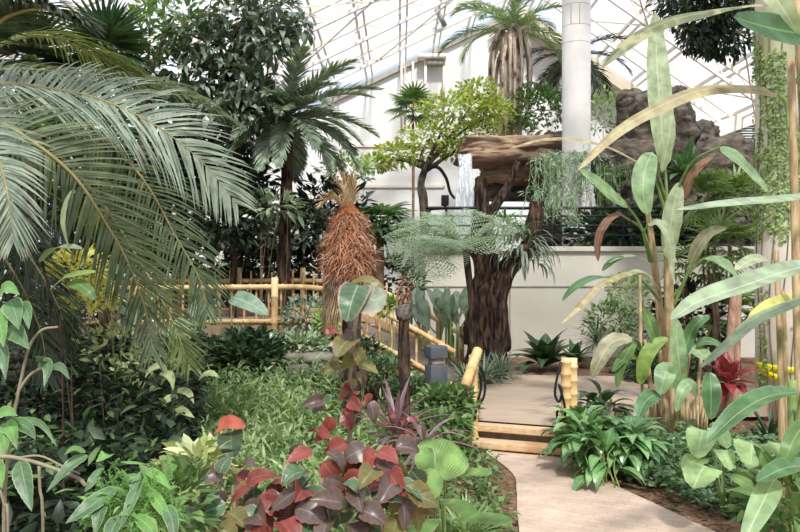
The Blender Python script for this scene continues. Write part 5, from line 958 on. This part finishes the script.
# nearest plants on the left
t = thing('serrated_plant', 'plant with large toothed leaves on an arching pale stem at the left edge', 'plant', G(20, 3.0)); Ys = 3.0
M = MB(); tube(M, cat(np.vstack([G(4, 3.0)[None], AP([(4, 520, 3), (10, 440, 3), (22, 375, 3), (30, 345, 3), (42, 330, 3), (58, 327, 3)])]), 30), np.linspace(.0085, .0045, 30), 7); M.build('stem', M_pstem, t)
for p, w, mt in (([(10, 300, 3), (15, 312, 2.95), (19, 330, 2.9)], 22, L_serr), ([(8, 328, 3), (18, 335, 2.95), (30, 350, 2.9)], 20, L_serr), ([(-8, 310, 3), (0, 325, 2.95), (4, 348, 2.9)], 20, L_serrb), ([(0, 295, 3), (8, 288, 2.95), (20, 295, 2.9)], 16, L_serrb), ([(-4, 345, 3), (3, 355, 2.95), (6, 380, 2.9)], 16, L_serr), ([(20, 303, 3), (27, 312, 2.95), (29, 330, 2.9)], 14, L_serr), ([(40, 362, 3), (48, 367, 2.95), (44, 388, 2.9)], 13, L_serr), ([(52, 366, 3), (62, 368, 2.95), (70, 380, 2.9)], 9, L_serr), ([(46, 364, 3), (40, 358, 2.95), (34, 356, 2.9)], 10, L_serr)): 
    M = MB(); bigleaf(M, AP(p), w*3/F, (0, -.9, .5), 'ovate', .25, 26, 5, .08, .015); M.build('leaf', mt, t)
M = MB(); tube(M, cat(AP([(16, 395, 3), (30, 375, 3), (48, 365, 3)]), 10), .006, 6); M.build('side_shoot', M_pstem, t)
t = thing('serrated_plant', 'bright green toothed-leaf shoot at the left edge below the arching stem', 'plant', G(-10, 3.1))
M = MB(); tube(M, cat([G(-10, 3.1), A(-10, 480, 3.1), A(4, 425, 3.0)], 10), .012, 6); M.build('stem', M_gstem, t)
for p, w, mt in (([(4, 425, 3), (12, 430, 2.95), (17, 450, 2.9)], 16, L_serrb), ([(-2, 428, 3), (4, 438, 2.95), (3, 462, 2.9)], 18, L_serrb), ([(12, 420, 3), (28, 428, 2.95), (36, 440, 2.9)], 14, L_serr), ([(20, 418, 3), (42, 425, 2.95), (58, 448, 2.9)], 7, L_serr), ([(-5, 415, 3), (8, 412, 2.95), (18, 416, 2.9)], 13, L_serrb), ([(-6, 460, 3), (0, 472, 2.95), (2, 490, 2.9)], 14, L_serrb)):
    M = MB(); bigleaf(M, AP(p), w*3/F, (0, -.85, .5), 'ovate', .25, 24, 5, .08, .02); M.build('leaf', mt, t)
t = thing('chenille_plant', 'plant with long narrow leaves and frilly yellow-green tassels at the bottom left', 'plant', G(60, 2.7)); Ys = 2.7
M = MB()
tube(M, cat(np.vstack([G(-40, 2.7)[None], AP([(-30, 470, 2.7), (0, 457, 2.7), (30, 461, 2.7), (58, 470, 2.7), (78, 478, 2.7), (86, 486, 2.7)])]), 30), .0075, 7)
tube(M, cat(AP([(16, 458, 2.7), (40, 456, 2.7), (62, 466, 2.7), (80, 474, 2.7)]), 14), .004, 6); tube(M, cat(np.vstack([G(44, 2.7)[None], AP([(43, 532, 2.7), (40, 490, 2.7), (39, 466, 2.7)])]), 14), .006, 6); tube(M, cat(np.vstack([G(4, 2.7)[None], AP([(8, 532, 2.7), (4, 505, 2.7), (0, 490, 2.7)])]), 14), .005, 6)
M.build('stem', M_pstem, t)
for p, w, mt in (([(88, 455, 2.7), (70, 466, 2.65), (46, 493, 2.6)], 13, L_serr), ([(86, 452, 2.7), (74, 449, 2.66), (64, 455, 2.62)], 7, L_serrb), ([(118, 486, 2.6), (92, 505, 2.5), (65, 524, 2.45)], 18, L_serr), ([(100, 468, 2.65), (92, 482, 2.6), (84, 492, 2.6)], 10, L_serr), ([(112, 455, 2.65), (105, 455, 2.6), (96, 462, 2.6)], 12, L_serrb), ([(140, 472, 2.6), (134, 488, 2.55), (128, 510, 2.5)], 8, L_serr), ([(140, 482, 2.6), (132, 500, 2.5), (120, 530, 2.45)], 12, L_serr), ([(20, 460, 2.7), (24, 480, 2.65), (32, 512, 2.6)], 20, L_serr), ([(105, 490, 2.6), (100, 510, 2.5), (95, 536, 2.45)], 16, L_serr), ([(150, 490, 2.6), (160, 505, 2.5), (172, 524, 2.45)], 12, L_serrb), ([(75, 490, 2.6), (65, 490, 2.55), (54, 494, 2.5)], 3, L_serrb), ([(120, 462, 2.65), (135, 463, 2.6), (146, 464, 2.55)], 3, L_serrb), ([(120, 515, 2.5), (112, 530, 2.45), (108, 550, 2.4)], 16, L_serr), ([(165, 505, 2.5), (172, 520, 2.45), (176, 545, 2.4)], 14, L_serr), ([(135, 515, 2.5), (150, 528, 2.45), (158, 548, 2.4)], 14, L_serrb), ([(145, 470, 2.6), (158, 476, 2.55), (172, 490, 2.5)], 10, L_serrb)):
    M = MB(); bigleaf(M, AP(p), w*2.6/F, (0, -.8, .6), 'lance', .25, 24, 5, .06, .02); M.build('leaf', mt, t)
for i in range(34):
    p = A(rng.uniform(98, 178), rng.uniform(455, 515), 2.6+rng.uniform(-.1, .12)); L = rng.uniform(.04, .12); M = MB(); C = cat([p, p+(rng.normal(0, .015), 0, -L*.4), p+(rng.normal(0, .03), -.01, -L)], 12); k = 60; u = rng.integers(0, 12, k)
    leaves(M, C[u]+rng.normal(0, .003, (k, 3)), rng.normal(0, 1, (k, 3)), rng.normal(0, 1, (k, 3)), .011, .005, 'lance', 2, .6); tube(M, C, .0022, 5); M.build('tassel', L_serrb, t)
M = MB(); blob(M, A(135, 515, 2.62), (.17, .14, .13), 300, .06, .016, 'lance', .9, zlo=-.8); M.build('foliage', L_serrb, t)
bush('edge_shrub', 'mixed green leafy shrub between the tasselled plant and the red copperleaf', None, A(172, 512, 3.1), (.15, .2, .18), 200, .1, .045, L_mid, M_gstem)
bush('edge_shrub', 'bright pale-leaved shrub at the left end of the light weeds', None, A(195, 470, 3.7), (.16, .2, .12), 120, .11, .06, L_varieg, M_gstem)
# ------------------------------------------------------------ light and camera
W = bpy.data.worlds.new('sky'); SC.world = W; W.use_nodes = True; wt = W.node_tree; wt.nodes.clear(); wo = wt.nodes.new('ShaderNodeOutputWorld'); bg = wt.nodes.new('ShaderNodeBackground')
tc = wt.nodes.new('ShaderNodeTexCoord'); cl = wt.nodes.new('ShaderNodeTexNoise'); cl.inputs['Scale'].default_value = 2.6; cl.inputs['Detail'].default_value = 5; wt.links.new(tc.outputs['Generated'], cl.inputs[0])
cr = wt.nodes.new('ShaderNodeValToRGB'); cr.color_ramp.elements[0].position = .42; cr.color_ramp.elements[0].color = (.62, .74, 1.0, 1); cr.color_ramp.elements[1].position = .6; cr.color_ramp.elements[1].color = (.96, .97, 1.0, 1)
wt.links.new(cl.outputs[0], cr.inputs[0]); wt.links.new(cr.outputs[0], bg.inputs[0]); bg.inputs[1].default_value = 1.03; wt.links.new(bg.outputs[0], wo.inputs[0])
sd = bpy.data.lights.new('sun', 'SUN'); sd.energy = 6.9; sd.angle = math.radians(6); sd.color = (1, .95, .86); so = bpy.data.objects.new('sun', sd); COL.objects.link(so)
so.rotation_euler = Vector((.06, -.66, .82)).to_track_quat('Z', 'Y').to_euler()
cd = bpy.data.cameras.new('camera'); cd.sensor_width = 36; cd.lens = 36*F/800; cd.clip_end = 200; cam = bpy.data.objects.new('camera', cd); COL.objects.link(cam); cam.location = (0, 0, H); cam.rotation_euler = (PI/2, 0, 0); SC.camera = cam
vs = SC.view_settings; vs.view_transform = 'Standard'; vs.look = 'None'; vs.exposure = 0.12; vs.gamma = 1.0; vs.use_curve_mapping = False
SC.cycles.max_bounces = 8; SC.cycles.transparent_max_bounces = 12; SC.cycles.transmission_bounces = 6; SC.cycles.diffuse_bounces = 4; SC.cycles.use_denoising = True
